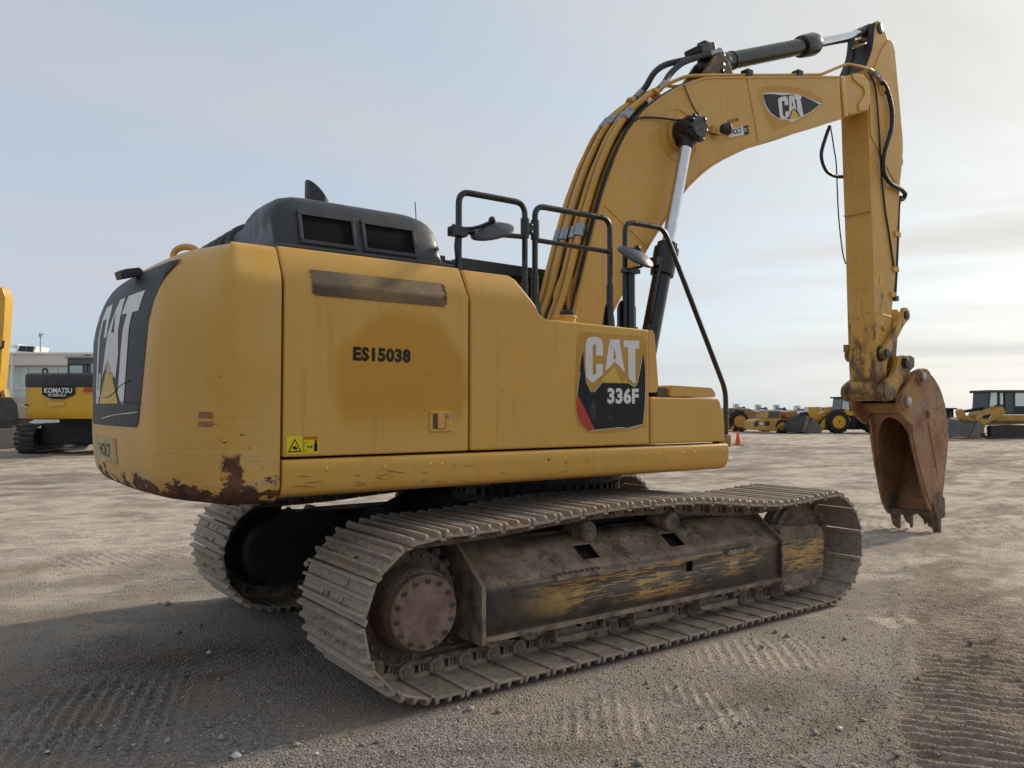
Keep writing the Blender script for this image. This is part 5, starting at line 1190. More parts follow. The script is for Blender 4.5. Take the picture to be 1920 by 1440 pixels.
for t_ in (.35,):
    g = G(); g.lathe(a_+u*t_, u, [(0, .100), (.0, .106), (.035, .106), (.036, .100)], 30); obj('tube_band', g, MBLK, SC)

# ------------------------------------------------------------------ stick
SH = .19
body = [(5.42, 6.15), (5.61, 6.15), (6.23, 6.15), (6.256, 5.997), (6.30, 5.68), (6.335, 5.40), (6.340, 5.25), (6.266, 4.822), (6.160, 3.982), (6.106, 3.491), (6.013, 3.073), (5.950, 2.755), (5.872, 2.333), (5.83, 2.10), (5.616, 2.06), (5.594, 2.253), (5.571, 2.879), (5.544, 3.925), (5.497, 4.970), (5.480, 5.45), (5.47, 5.62), (5.47, 5.90), (5.45, 6.02)]
g = G(); g.prism(body, -SH, SH); ST = obj('stick', g, MYstick, EX, bevel=.008); tag(ST, 'upright yellow stick, scraped and rusty towards its lower end')
topp = [(5.42, 6.149), (5.525, 6.32), (5.60, 6.46), (5.635, 6.58), (5.66, 6.72), (5.705, 6.85), (5.76, 6.90), (5.83, 6.898), (5.907, 6.843), (5.985, 6.712), (6.095, 6.721), (6.162, 6.614), (6.23, 6.149)]
for s in (-1, 1):
    g = G(); g.prism(topp, s*SH, s*.105); obj('side_plate', g, MYstick, ST, bevel=.008)
g = G(); g.prism([(5.44, 6.14), (5.54, 6.31), (5.63, 6.47), (5.66, 6.60), (5.80, 6.60), (6.05, 6.55), (6.15, 6.14)], -.105, .105); obj('greasy_web', g, MGRE, ST)
g = G()
for s in (-1, 1):
    g.prism([(5.425, 6.16), (5.53, 6.32), (5.605, 6.46), (5.64, 6.58), (5.665, 6.72), (5.71, 6.86), (5.70, 6.86), (5.652, 6.72), (5.628, 6.58), (5.592, 6.46), (5.517, 6.32), (5.412, 6.16)], s*.186, s*.10)
obj('grease_smear', g, MGRE, ST)
for s in (-1, 1):
    g = G(); g.prism(round_poly([(5.60, 6.19), (5.82, 6.52), (5.985, 6.700), (6.090, 6.710), (6.150, 6.610), (6.244, 5.997), (6.328, 5.40), (6.330, 5.26), (6.256, 4.85), (6.10, 4.78), (5.52, 5.30), (5.50, 5.60), (5.53, 6.0)], .03), s*SH, s*(SH+.012)); obj('doubler_plate', g, MYstick, ST, bevel=.004)
    g = G(); g.lathe((5.79, s*.188, 6.80), (0, s*.022, 0), [(0, .075), (.7, .075), (1, .06)], 20); obj('pin_cap', g, MGRE, ST)
    g = G(); g.lathe((5.805, s*.20, 5.998), (0, s*1, 0), [(0, .10), (.02, .10), (.022, .06), (.045, .058), (.048, .045)], 24); obj('pin_cap', g, MYstick, ST)
# weld seams across
for p in ([(5.50, -.192, 4.95), (6.16, -.204, 5.9)], [(5.575, -.193, 2.98), (5.98, -.193, 2.95)]):
    g = G(); g.tube(p, .006, 6); obj('weld_seam', g, MYstick, ST)
g = G(); g.box((5.483, -.18, 4.30), (5.532, .18, 4.312)); obj('weld_seam', g, MYstick, ST)
g = G(); g.tube([(5.40, -.25, 6.125), (5.458, -.25, 6.13), (5.56, -.25, 6.10), (5.66, -.25, 6.07)], .024, 8); g.cyl((5.52, -.25, 6.112), (5.60, -.25, 6.088), .040, seg=6); g.cyl((5.64, -.25, 6.075), (5.70, -.25, 6.055), .036, seg=6); obj('hose_fitting', g, MGAL, ST)
g = G(); g.tube([(5.68, -.25, 6.06), (5.80, -.25, 6.01), (5.90, -.25, 5.88), (5.964, -.25, 5.70), (5.95, -.25, 5.48), (5.85, -.25, 5.27), (5.76, -.25, 5.10), (5.735, -.245, 4.95), (5.78, -.24, 4.81), (5.95, -.24, 4.715), (6.18, -.235, 4.695), (6.33, -.22, 4.665)], .030, 10, smooth=5); obj('hose', g, MRUB, ST)
g = G(); g.tube([(6.29, -.22, 4.68), (6.37, -.20, 4.66), (6.36, -.18, 4.60), (6.26, -.18, 4.57)], .030, 10, smooth=4); obj('hose_fitting', g, MGRE, ST)
g = G(); g.tube(fillet([(6.29, -.18, 4.62), (6.235, -.18, 4.50), (6.20, -.18, 4.1), (6.15, -.18, 3.62), (6.10, -.18, 3.22)], .05, 3), .022, 8); obj('pipe', g, MBLKD, ST)
g = G(); g.tube([(5.40, -.24, 6.09), (5.50, -.225, 6.07), (5.609, -.225, 5.908), (5.676, -.225, 5.425), (5.741, -.212, 4.869), (5.835, -.205, 4.386), (5.933, -.205, 4.043), (6.04, -.205, 3.627)], .012, 6, smooth=5); obj('cable', g, MRUB, ST)
for x, z in ((6.07, 3.60), (6.00, 3.25), (6.13, 4.08)):
    g = G(); g.box((x-.05, -.215, z-.035), (x+.09, -.185, z+.03)); obj('tube_bracket', g, MYstick, ST, bevel=.004)
g = G(); g.box((6.05, -.22, 3.17), (6.14, -.15, 3.24)); obj('grease_block', g, MGRE, ST, bevel=.01)
g = G(); g.box((5.70, -.197, 3.36), (5.735, -.19, 3.47)); obj('label', g, VBR, ST)
g = G(); g.box((5.73, -.215, 2.765), (5.80, -.19, 2.80), M=Matrix.Translation((5.76, 0, 2.78)) @ Matrix.Rotation(R(35), 4, 'Y') @ Matrix.Translation((-5.76, 0, -2.78))); obj('grease_point', g, MYgrime, ST, bevel=.004)
g = G(); g.tube([(5.30, .25, 5.50), (5.201, .25, 5.328), (5.098, .25, 5.079), (5.193, .25, 4.897), (5.404, .25, 4.848), (5.60, .22, 4.865)], .024, 8, smooth=5); obj('hose', g, MRUB, ST)
g = G(); g.tube([(5.32, .25, 5.50), (5.40, .25, 5.2), (5.446, .25, 5.0), (5.482, .25, 4.355), (5.55, .24, 3.86), (5.58, .21, 3.672)], .009, 6, smooth=5); obj('cable', g, MRUB, ST)
g = G(); g.lathe((5.70, -.30, 1.950), (0, .60, 0), [(0, .12), (.05, .135), (.12, .135), (.13, .125), (.87, .125), (.88, .135), (.95, .135), (1, .12)], 26); g.prism([(5.57, 1.93), (5.60, 2.08), (5.84, 2.12), (5.83, 1.93)], -.185, .185); obj('lower_boss', g, MYgrime, ST, bevel=.006)
g = G(); g.sphere((5.56, .20, 2.53), .035, 8, 6); g.box((5.53, .19, 2.48), (5.60, .23, 2.58)); obj('stop_lug', g, MBKT, ST)
# bucket cylinder in front of the stick
g = G(); g.cyl((6.42, 0, 5.15), (6.30, 0, 3.85), .085, seg=22); g.lathe((6.42, -.1, 5.17), (0, .2, 0), [(0, .10), (1, .10)], 18); BKC = obj('bucket_cylinder', g, MBLK, EX)
g = G(); g.cyl((6.30, 0, 3.90), (6.216, 0, 2.98), .050, seg=20); obj('rod', g, MCHR, BKC)
g = G(); g.lathe((6.216, -.11, 2.98), (0, .22, 0), [(0, .09), (1, .09)], 18); obj('rod_eye', g, MGRE, BKC)

# ------------------------------------------------------------------ linkage, coupler, bucket
def bar(p, q, r0, r1, w):
    """outline of a link bar with round ends in xz"""
    p, q = Vector(p), Vector(q); d = (q-p).normalized(); a = math.degrees(math.atan2(d.y, d.x))
    P = circ(p.x, p.y, r0, a+115, a+245, 8); n = Vector((-d.y, d.x))
    m1, m2 = p+d*r0*1.5, q-d*r1*1.5
    P += [tuple(m1-n*w), tuple(m2-n*w)]+circ(q.x, q.y, r1, a-65, a+65, 8)+[tuple(m2+n*w), tuple(m1+n*w)]
    return P
for s in (-1, 1):
    g = G(); g.prism(bar((6.216, 2.981), (5.707, 2.449), .105, .095, .058), s*.215, s*.270); IL = obj('idler_link', g, MYgrime if s > 0 else MYstick, EX, bevel=.008)
    g = G(); g.lathe((6.216, s*.268, 2.981), (0, s, 0), [(0, .062), (.012, .062), (.014, .046), (.022, .044), (.022, .014), (.016, .012)], 20); obj('pin', g, MGRE, IL)
    g = G(); g.lathe((5.707, s*.268, 2.449), (0, s, 0), [(0, .062), (.012, .062), (.014, .046), (.022, .044)], 20); obj('pin', g, MGRE, IL)
    g = G(); g.lathe((5.707, s*.19, 2.449), (0, s*.03, 0), [(0, .11), (1, .10)], 20); obj('pin_boss', g, MGRE, IL)
g = G(); g.prism(bar((6.216, 2.981), (6.10, 2.33), .095, .095, .075), -.14, .14); obj('bucket_link', g, MYstick, EX, bevel=.01)
cpl = [(5.917, 2.260), (5.975, 2.389), (6.085, 2.440), (6.24, 2.430), (6.275, 2.271), (6.187, 2.126), (6.047, 2.038), (5.935, 1.923), (5.799, 1.832), (5.641, 1.815), (5.527, 1.900), (5.540, 2.007), (5.647, 2.071), (5.807, 2.145)]
g = G()
for s in (-1, 1): g.prism(round_poly(cpl, .04), s*.225, s*.285)
g.prism([(6.10, 2.43), (6.42, 2.45), (6.52, 2.42), (6.52, 2.30), (6.15, 2.10), (5.95, 1.98), (6.0, 2.2)], -.222, .222)
CO = obj('coupler', g, MCPL, EX, bevel=.012); tag(CO, 'grimy pin-grabber coupler between stick and bucket')
for s in (-1, 1):
    for (x, z), r_ in (((6.125, 2.335), .085), ((5.785, 1.945), .090)):
        g = G(); g.lathe((x, s*.280, z), (0, s, 0), [(0, r_), (.012, r_), (.014, r_*.72), (.028, r_*.70), (.030, r_*.5)], 22); obj('pin', g, MGRE if z > 2 else MROL, CO)
g = G(); g.prism([(6.10, 2.40), (6.24, 2.30), (6.18, 2.25), (6.09, 2.30)], -.325, -.31); obj('lock_plate', g, MBLKD, CO, bevel=.004)
# bucket shell: narrow digging bucket, mouth towards the machine
BK_BACK = [(6.235, 1.62), (6.262, 1.76), (6.335, 1.90), (6.475, 2.10), (6.655, 2.240), (6.815, 2.205), (7.036, 2.049), (7.182, 1.848), (7.268, 1.623), (7.285, 1.396), (7.225, 1.097), (7.105, 0.728), (7.015, 0.436), (6.96, 0.235)]
BKF = [(6.76, .270), (6.63, .389), (6.525, .613), (6.375, .981), (6.250, 1.342)]
wr = lambda z: .288+.042*min(1, max(0, (1.6-z)/1.3))
wl_ = lambda z: .270+.075*min(1, max(0, (1.6-z)/1.3))
WY = lambda s, z: -wr(z) if s < 0 else wl_(z)
g = G(); bk = spline2(BK_BACK, 3)
rows = [[(x, -wr(z)+(wr(z)+wl_(z))*t_, z) for t_ in np.linspace(0, 1, 7)] for x, z in bk]
g.grid(rows, flip=True); BK = obj('bucket', g, MBKT, EX, weld=True); tag(BK, 'rusty brown narrow digging bucket with worn broken teeth')
md = BK.modifiers.new('thick', 'SOLIDIFY'); md.thickness = .028; md.offset = -1
def plate(out, s, o0, o1):
    g = G(); n = len(out); vs = [(x, WY(s, z)+s*o0, z) for x, z in out]+[(x, WY(s, z)+s*o1, z) for x, z in out]
    fs = [tuple(range(n)), tuple(range(n, 2*n))[::-1]]+[(i, n+i, n+(i+1) % n, (i+1) % n) for i in range(n)]
    if s > 0: fs = [f[::-1] for f in fs]
    return g.add(vs, fs)
for s in (-1, 1):
    sd = obj('side_wall', plate(bk+BKF, s, 0, -.03), MBKT, BK); tag(sd, 'brown scraped side wall of the bucket')
    # worn outer wear plate on the upper half and a pale cutter at the foot
    wp = [(6.275, 1.36), (6.265, 1.74), (6.335, 1.885), (6.46, 1.93), (6.60, 1.90), (6.66, 1.70), (6.70, 1.45), (6.80, 1.10), (6.90, .72), (6.84, .50), (6.68, .42), (6.555, .62), (6.40, .985)]
    obj('wear_plate', plate(wp, s, .014, -.004), MBKT if s > 0 else MBKTG, BK, bevel=.003)
    obj('side_cutter', plate(round_poly([(6.70, .46), (6.90, .60), (7.045, .47), (7.03, .225), (6.86, .205), (6.74, .30)], .03), s, .024, -.040), MTOOTH, BK, bevel=.005)
    g = G(); g.tube([(6.69, WY(s, 1.5)+s*.012, 1.56), (6.72, WY(s, 1.45)+s*.016, 1.42), (6.80, WY(s, 1.1)+s*.014, 1.12), (6.91, WY(s, .8)+s*.008, .78)], [.020, .030, .022, .008], 8); obj('wear_rib', g, MBKTY, BK)
    g = G(); y0_ = WY(s, 1.6); g.box((6.655, y0_-.01 if s > 0 else y0_-.05, 1.60), (6.735, y0_+.05 if s > 0 else y0_+.01, 1.70)); obj('wear_lug', g, MBKT, BK, bevel=.01)
    ear = [(6.184, 2.115), (6.271, 2.225), (6.442, 2.272), (6.615, 2.27), (6.72, 2.205), (6.62, 1.955), (6.40, 1.83), (6.285, 1.72), (6.215, 1.50), (6.10, 1.545), (5.945, 1.635), (5.850, 1.754), (5.866, 1.880), (5.975, 1.955), (6.085, 2.03)]
    g = G(); g.prism(round_poly(ear, .05), s*.298, s*.345); obj('ear', g, MBKTY, BK, bevel=.008)
    for (x, z), r_ in (((6.410, 2.155), .095), ((6.005, 1.815), .115)):
        g = G(); g.lathe((x, s*.343, z), (0, s, 0), [(0, r_*1.12), (.016, r_*1.12), (.020, r_), (.026, r_*.95), (.026, r_*.66), (.050, r_*.64), (.056, r_*.5), (.056, r_*.30), (.068, r_*.26)], 24); obj('pin', g, MBKTY, BK)
        g = G(); g.lathe((x, s*.392, z), (0, s, 0), [(0, r_*.60), (.016, r_*.58), (.02, r_*.45)], 8); obj('pin_head', g, MGAL, BK)
# mouth frame: arched opening below the top beam
top_l = Vector((6.205, 1.80)); bot_l = Vector((6.555, .56)); dv = bot_l-top_l
arch = []
for k in range(29):
    a = math.pi*k/28; arch.append((-.80*math.cos(a), .46-.30*math.sin(a)))
poly = [(-.84, 1.0)]+arch+[(.84, 1.0)]+[(1.0, 1.0), (1.02, 0.0), (-1.02, .0), (-1.0, 1.0)]
g = G(); n = len(poly); vs = []
for t_ in (0, .04):
    for yy, s_ in poly:
        p_ = top_l+dv*s_; w = (wl_(p_.y) if yy > 0 else wr(p_.y)); vs.append((p_.x+t_, yy*w, p_.y+t_*.25))
fs = [tuple(range(n))[::-1], tuple(range(n, 2*n))]+[(i, (i+1) % n, n+(i+1) % n, n+i) for i in range(n)]
g.add(vs, fs); obj('mouth_frame', g, MBKTIN, BK, bevel=.006)
g = G(); g.prism([(6.05, 1.765), (6.05, 1.80), (6.30, 1.83), (6.36, 1.80), (6.30, 1.70), (6.19, 1.66)], -.335, .335); obj('torque_beam', g, MBKTY, BK, bevel=.01)
g = G(); g.prism([(6.02, 1.83), (6.05, 1.86), (6.50, 1.95), (6.50, 1.85)], -.30, .30); obj('hinge_plate', g, MBKT, BK, bevel=.006)
# lip with worn, ragged edge, then five worn teeth
lp = [(-.33, .30), (.345, .30)]+[(yy, .205+.022*rng.random()+(.05 if -.12 < yy < .02 else 0)) for yy in np.linspace(.345, -.33, 16)]
g = G(); n = len(lp); vs = [(6.80+(.30-z)*.45, y, z) for y, z in lp]+[(6.965-(.30-z)*.1, y, z) for y, z in lp]
fs = [tuple(range(n)), tuple(range(n, 2*n))[::-1]]+[(i, n+i, n+(i+1) % n, (i+1) % n) for i in range(n)]; g.add(vs, [f[::-1] for f in fs]); obj('lip', g, MTOOTH, BK)
for yt, w, tips in ((-.285, .050, (.0, .045, .005)), (-.195, .036, (.055, .10, .075)), (-.105, .034, (.125, .10, .15)), (.105, .052, (.035, .09, .10)), (.285, .056, (.0, .012, .022))):
    zt = .245; vs = []; cols = ((-w, tips[0]), (-w*.35, tips[1] if tips[1] < .05 else tips[1]), (w*.2, tips[2]), (w, tips[2]+.03))
    if tips[1] > tips[0]+.03: cols = ((-w, tips[0]+.004), (-w*.55, tips[0]), (-w*.12, tips[1]), (w*.35, tips[2]), (w, tips[2]+.02))
    m_ = len(cols)
    for yy, zb in cols: vs += [(6.845, yt+yy, zt), (6.955, yt+yy, zt), (6.915+(zb*.2), yt+yy*.92, zb), (6.958, yt+yy*.92, zb)]
    fs = [(0, 1, 3, 2), ((m_-1)*4+1, (m_-1)*4, (m_-1)*4+2, (m_-1)*4+3)]
    for j in range(m_-1):
        a, b_2 = j*4, (j+1)*4; fs += [(a, a+2, b_2+2, b_2), (a+1, b_2+1, b_2+3, a+3), (a+2, a+3, b_2+3, b_2+2), (a, b_2, b_2+1, a+1)]
    g = G(); g.add(vs, fs); obj('tooth', g, MTOOTH, BK, ang=20)
# ------------------------------------------------------------------ machines and buildings across the yard
MYB = simple('machine_yellow_far', (.46, .255, .045), .5, 0, .14, 2.5, dust=.2, dustcol=(.34, .24, .12))
MKOM = simple('golden_yellow_paint', (.62, .345, .018), .42, 0, .06, 2, coat=.15, dust=.15, dustcol=(.5, .36, .15))
MORG = simple('rusty_orange_dump_body', (.33, .165, .060), .6, 0, .2, 2.5, dust=.3)
MBRN = simple('dusty_brown_dump_body', (.255, .165, .070), .6, 0, .2, 2, dust=.3)
MGRY = simple('worn_grey_steel', (.060, .054, .047), .55, .2, .3, 1.2, dust=.3, dustcol=(.15, .125, .10))
MGRL = simple('pale_steel', (.17, .150, .125), .5, .3, .25, 1.5)  # lighter steel for bucket sides and the near loader track shoes
MBLU = simple('lift_blue_paint', (.035, .085, .24), .5, 0, .15, 3)
MGL = simple('cab_glass_sky_tint', (.66, .80, .74), .10, 0, .08, 1.)  # opaque pale tint standing in for bright sky seen through the cab
MGLD = Mat('tinted_cab_glass').set(base=(.045, .065, .065), rough=.06, spec=.6).m
MWIN = simple('pale_green_window', (.52, .64, .60), .12, 0, .08, .6)  # on cabs the pale tint stands in for sky seen through
MWHT = simple('white_cladding', (.74, .73, .70), .6, 0, .06, .5)
MSOF = simple('beige_fascia', (.64, .60, .54), .6, 0, .06, .5)
MCONE = simple('cone_orange', (.70, .075, .030), .5, 0, .08, 8)
MDKR = simple('dark_rubber_grey', (.03, .028, .026), .7, 0, .3, 3, dust=.4)
HOR, FPX = 767.0, 1488.55
class BG:
    """a thing across the yard, laid out in metres: local x to the right as seen from the yard entrance, y away, z up"""
    def __init__(s, name, px0, depth, label, cat, group=None, y0=0.0):
        s.d = depth; s.k = FPX/depth; s.px0 = px0; s.yb = HOR+FPX*CAM.z/depth
        f2 = Vector((math.cos(yaw), math.sin(yaw), 0)); p = Vector((CAM.x, CAM.y, 0))+f2*depth+rt*((px0-960)/FPX*depth)
        s.o = empty(name, (p.x, p.y, 0), yaw-math.pi/2, label, cat, group)
    def X(s, px): return (px-s.px0)/s.k
    def Z(s, py): return (s.yb-py)/s.k
    def pts(s, L): return [(s.X(a), s.Z(b)) for a, b in L]
    def pr(s, name, L, y0, y1, mat, par=None, bevel=.02, **k): return obj(name, G().prism(s.pts(L), y0, y1), mat, par or s.o, bevel=bevel, **k)
    def bx(s, name, x0, y0, x1, y1, a, b, mat, par=None, bevel=.02): return obj(name, G().box((s.X(x0), a, s.Z(max(y0, y1))), (s.X(x1), b, s.Z(min(y0, y1)))), mat, par or s.o, bevel=bevel)
    def wheel(s, px, r, y0, w, rimmat, z=None):
        z = r if z is None else z; x = s.X(px); g = G()
        g.lathe((x, y0, z), (0, w, 0), [(0, r*.60), (0, r*.86), (.10, r*.97), (.25, r), (.75, r), (.90, r*.97), (1, r*.86), (1, r*.60)], 28, caps=False)
        for k in range(20):
            M = Matrix.Translation((x, 0, z)) @ Matrix.Rotation(R(18*k), 4, 'Y'); g.box((r*.93, y0+.02, -.045*r), (r*1.035, y0+w*.46, .045*r), M=M); g.box((r*.93, y0+w*.54, -.045*r+.12*r), (r*1.035, y0+w-.02, .045*r+.12*r), M=M)
        t = obj('wheel', g, MRUBT, s.o)
        g = G(); g.lathe((x, y0+.02, z), (0, w*.7, 0), [(0, r*.60), (0, r*.55), (.12, r*.50), (.18, r*.30), (.05, r*.28), (.03, r*.14), (.0, r*.12)], 24, caps=True); obj('rim', g, rimmat, t)
        return t

# ---- yellow excavator seen from behind, on the left
def rear_excavator(px0, depth, label, cat='excavator'):
    b = BG('excavator', px0, depth, label, cat); o = px0-112
    P = lambda L: [(x+o, y) for x, y in L]
    g = G(); X = b.X; Z = b.Z
    L_, R_ = X(37+o), X(226+o)
    prof = [(Z(786), .10), (Z(781), .02), (Z(770), 0), (Z(726), 0)]
    cwp = lambda ins: [(L_+.05+ins, 1.2), (L_+ins, .55), (L_+.08+ins, .22), (L_+.28+ins, .06+ins), ((L_+R_)/2, -.10+ins), (R_-.28-ins, .06+ins), (R_-.08-ins, .22), (R_-ins, .55), (R_-.05-ins, 1.2)]
    rows = [[(x, y, z) for x, y in cwp(i)] for z, i in prof]; g.grid(rows, flip=False); g.add(rows[0], [tuple(range(9))[::-1]]); g.add(rows[-1], [tuple(range(9))])
    cw = obj('counterweight', g, MKOM, b.o, weld=True, ang=40)
    g = G(); rows = [[(x, y, z) for x, y in cwp(i)] for z, i in ((Z(727), -.01), (Z(722), -.03), (Z(704), -.03), (Z(700), .06))]; g.grid(rows); g.add(rows[-1], [tuple(range(9))]); g.add(rows[0], [tuple(range(9))[::-1]]); obj('hood', g, MPLA, b.o, weld=True, ang=40)
    fr_ = lambda x, z: (x, -.118+((x-(L_+R_)/2)/((R_-L_)/2))**2*.13, z)
    v, f = poly_geo(b.pts(P([(81, 725), (144, 725), (144, 741), (125, 749), (100, 749), (82, 741)]))); drape('emblem', v, f, lambda x, z: Vector(fr_(x, z))+Vector((0, -.015, 0)), VB, cw, .2)
    cx, cz = X(112.5+o), Z(738); v, f = text_geo('KOMATSU', .19, 1.02, .03); drape('lettering', [(u+cx, w+cz) for u, w in v], f, lambda x, z: Vector(fr_(x, z))+Vector((0, -.025, 0)), VW, cw, .3)
    v, f = text_geo('PC308USLC', .10, .66, .02); drape('lettering', [(u+cx-.02, w+Z(744.5)) for u, w in v], f, lambda x, z: Vector(fr_(x, z))+Vector((0, -.025, 0)), VW, cw, .3)
    v, f = poly_geo(b.pts(P([(161, 728), (185, 727), (185, 736), (158, 736)]))); drape('red_sticker', v, f, lambda x, z: Vector(fr_(x, z))+Vector((0, -.02, 0)), VR, cw, .2)
    v, f = poly_geo(b.pts(P([(93, 755), (125, 755), (125, 762), (93, 762)]))); drape('faded_patch', v, f, lambda x, z: Vector(fr_(x, z))+Vector((0, -.012, 0)), vinyl('pale_yellow_patch', (.62, .40, .09)), cw, .2)
    for z0, z1, m in ((759, 762, VB), (762.5, 764.5, VW)): b.bx('reflector', 45.2+o, z0, 51+o, z1, .02, .15, m, cw, 0)
    g = G(); xe = X(73+o); g.tube([(xe-.07, .35, Z(703)), (xe-.08, .35, Z(694)), (xe, .35, Z(691)), (xe+.08, .35, Z(694)), (xe+.07, .35, Z(703))], .035, 8, smooth=3); obj('lifting_eye', g, MBLK, b.o)
    # cab
    c = b.bx('cab', 98+o, 668, 182+o, 705, .9, 2.4, simple('cab_grey', (.11, .115, .12), .5), b.o, .06)
    b.bx('window', 103+o, 682, 138+o, 702, .86, .92, MGLD, c, .01); b.bx('window_frame', 101+o, 680, 140+o, 683, .84, .91, MBLK, c, 0); b.bx('pane', 106+o, 684, 130+o, 698, .83, .85, MWIN, c, 0)
    b.bx('window', 146+o, 680, 178+o, 703, .86, .92, MWIN, c, .01); b.bx('roof', 96+o, 665, 184+o, 670, .8, 2.5, simple('roof_grey', (.33, .34, .35), .5), c, .04)
    b.bx('beacon', 122+o, 661, 134+o, 666, 1.2, 1.6, MPLA, c, .02)
    # undercarriage
    for a, e in ((-3, 35), (149, 190)):
        t = b.bx('track_frame', a+6+o, 806, e-6+o, 850, 1.0, 3.9, MDARK, b.o, .1)
        z0, z1 = 0, Z(797); zc, rr = (z0+z1)/2, (z1-z0)/2; xa, xb = X(a+o), X(e+o); path = []
        for k in range(44):
            s_ = k/44; per = 2*3.0+2*math.pi*rr; d_ = s_*per
            if d_ < math.pi*rr: q = d_/rr; y_, zz = .9+rr-rr*math.sin(q), zc+rr*math.cos(q); an = math.atan2(-math.sin(q), math.cos(q)); ny, nz = -math.sin(q), math.cos(q)
            elif d_ < math.pi*rr+3.0: y_, zz = .9+rr+(d_-math.pi*rr), z0; ny, nz = 0, -1
            elif d_ < 2*math.pi*rr+3.0: q = (d_-math.pi*rr-3.0)/rr; y_, zz = 3.9+rr+rr*math.sin(q), zc-rr*math.cos(q); ny, nz = math.sin(q), -math.cos(q)
            else: y_, zz = 3.9+rr-(d_-2*math.pi*rr-3.0), z1; ny, nz = 0, 1
            ty, tz = -nz, ny
            M = Matrix(((1, 0, 0, 0), (0, ty, ny, y_), (0, tz, nz, zz), (0, 0, 0, 1)))
            g = G(); g.box((xa, -.075, -.07), (xb, .075, -.035), M=M); g.box((xa, -.03, -.04), (xb, .03, 0), M=M); obj('shoe', g, MDKR, t)
    b.bx('car_body', 30+o, 795, 155+o, 838, 1.5, 3.4, MDARK, b.o, .1)
    b.bx('swing_ring', 70+o, 785, 150+o, 797, 1.4, 3.2, MDARK, b.o, .05)
    b.bx('platform', 50+o, 776, 215+o, 788, .5, 4.0, MDARK, b.o, .05)
    return b
rear_excavator(112, 28.6, 'golden yellow excavator seen from behind with a black hood band and a maker plate')
# its neighbour: only the stick and bucket reach into the picture
b = rear_excavator(-150, 31.0, 'golden yellow excavator at the left edge, only its upright stick and bucket in view')
b.px0 = -150
b.pr('stick', [(-30, 560), (-16, 545), (-6, 536), (3, 542), (9, 560), (8, 600), (3, 700), (-1, 745), (-20, 745), (-28, 650)], -.1, .4, MKOM, bevel=.04)
b.pr('boom', [(-190, 560), (-120, 500), (-60, 500), (-8, 560), (-14, 590), (-66, 540), (-118, 545), (-180, 610)], -.05, .35, MKOM, bevel=.04)
g = G(); g.tube([(b.X(9), -.15, b.Z(640)), (b.X(8), -.15, b.Z(653)), (b.X(-4), -.15, b.Z(654))], .05, 8); obj('hose', g, MRUB, b.o)
b.pr('bucket', [(-30, 752), (-8, 745), (10, 746), (34, 747), (45, 760), (48, 786), (30, 795), (-2, 803), (-25, 800)], -.4, .8, MGRY, bevel=.05)
b.pr('bucket_link', [(0, 738), (7, 730), (10, 745), (4, 752)], .0, .3, MYB)

# ---- low office building
b = BG('office_building', 60, 52.0, 'low pale office building with greenish windows behind the golden yellow excavator', 'building'); k = b.k
w = b.bx('wall', -400, 686, 250, b.yb, .3, 12, MWHT, b.o, .02); b.bx('fascia', -405, 665, 256, 686, -.25, 12.3, MSOF, b.o, .03); b.bx('roof_edge', -408, 662, 259, 665.5, -.35, 12.4, MWHT, b.o, .02)
xs = [-400+i*28 for i in range(24)]
for i in range(23): b.bx('window', xs[i]+1.2, 689, xs[i+1]-.2, 728, .22, .31, MWIN, b.o, 0); b.bx('window', xs[i]+1.2, 731, xs[i+1]-.2, 770, .22, .31, MWIN, b.o, 0)
b.bx('sill_rail', -400, 728, 250, 731, .15, .31, MWHT, b.o, 0)
for px in (-250, -112, 26, 166): b.bx('post', px-2.2, 662, px+2.2, b.yb, -.30, -.12, MWHT, b.o, .02)
b = BG('roof_unit', 46, 56.0, 'boxy air-conditioning unit with dark louvres on the office roof', 'air conditioner'); b.o.location.z = 0
u_ = b.pr('housing', [(26, 662), (31, 648), (66, 650), (63, 664)], 0, 1.6, MWHT); b.pr('louvre', [(32, 659), (36, 649.5), (47, 650), (45, 660)], -.03, .02, MDARK, u_, 0); b.pr('louvre', [(46, 660), (48, 650), (63, 651), (60, 661)], -.03, .02, MDARK, u_, 0); b.pr('hood', [(14, 650), (30, 646), (33, 649), (22, 653)], 0, 1.4, MWHT, u_, 0)
b.bx('curb', 26, 663, 64, 670, .1, 1.5, MWHT)
b = BG('weather_mast', 74, 56.0, 'thin pole with a small wind vane on the office roof', 'mast')
g = G(); x = 0; g.cyl((x, 0, b.Z(668)), (x, 0, b.Z(630)), .045, seg=8); obj('pole', g, MGAL, b.o); g = G(); g.box((-.12, -.05, b.Z(632)), (.08, .05, b.Z(628))); g.box((-.10, -.02, b.Z(628)), (-.04, .02, b.Z(624))); g.box((.04, -.02, b.Z(629)), (.18, .02, b.Z(626))); obj('vane', g, MGAL, b.o)

# ---- traffic cone
b = BG('traffic_cone', 1383, 38.0, 'bright orange traffic cone standing alone on the yard', 'cone')
g = G(); g.box((-.20, -.20, 0), (.20, .20, .035)); obj('base', g, MDKR, b.o, bevel=.01)
g = G(); g.lathe((0, 0, .03), (0, 0, 1), [(0, .145), (.03, .14), (.65, .035), (.68, .03), (.68, .015)], 20); obj('cone_body', g, MCONE, b.o)

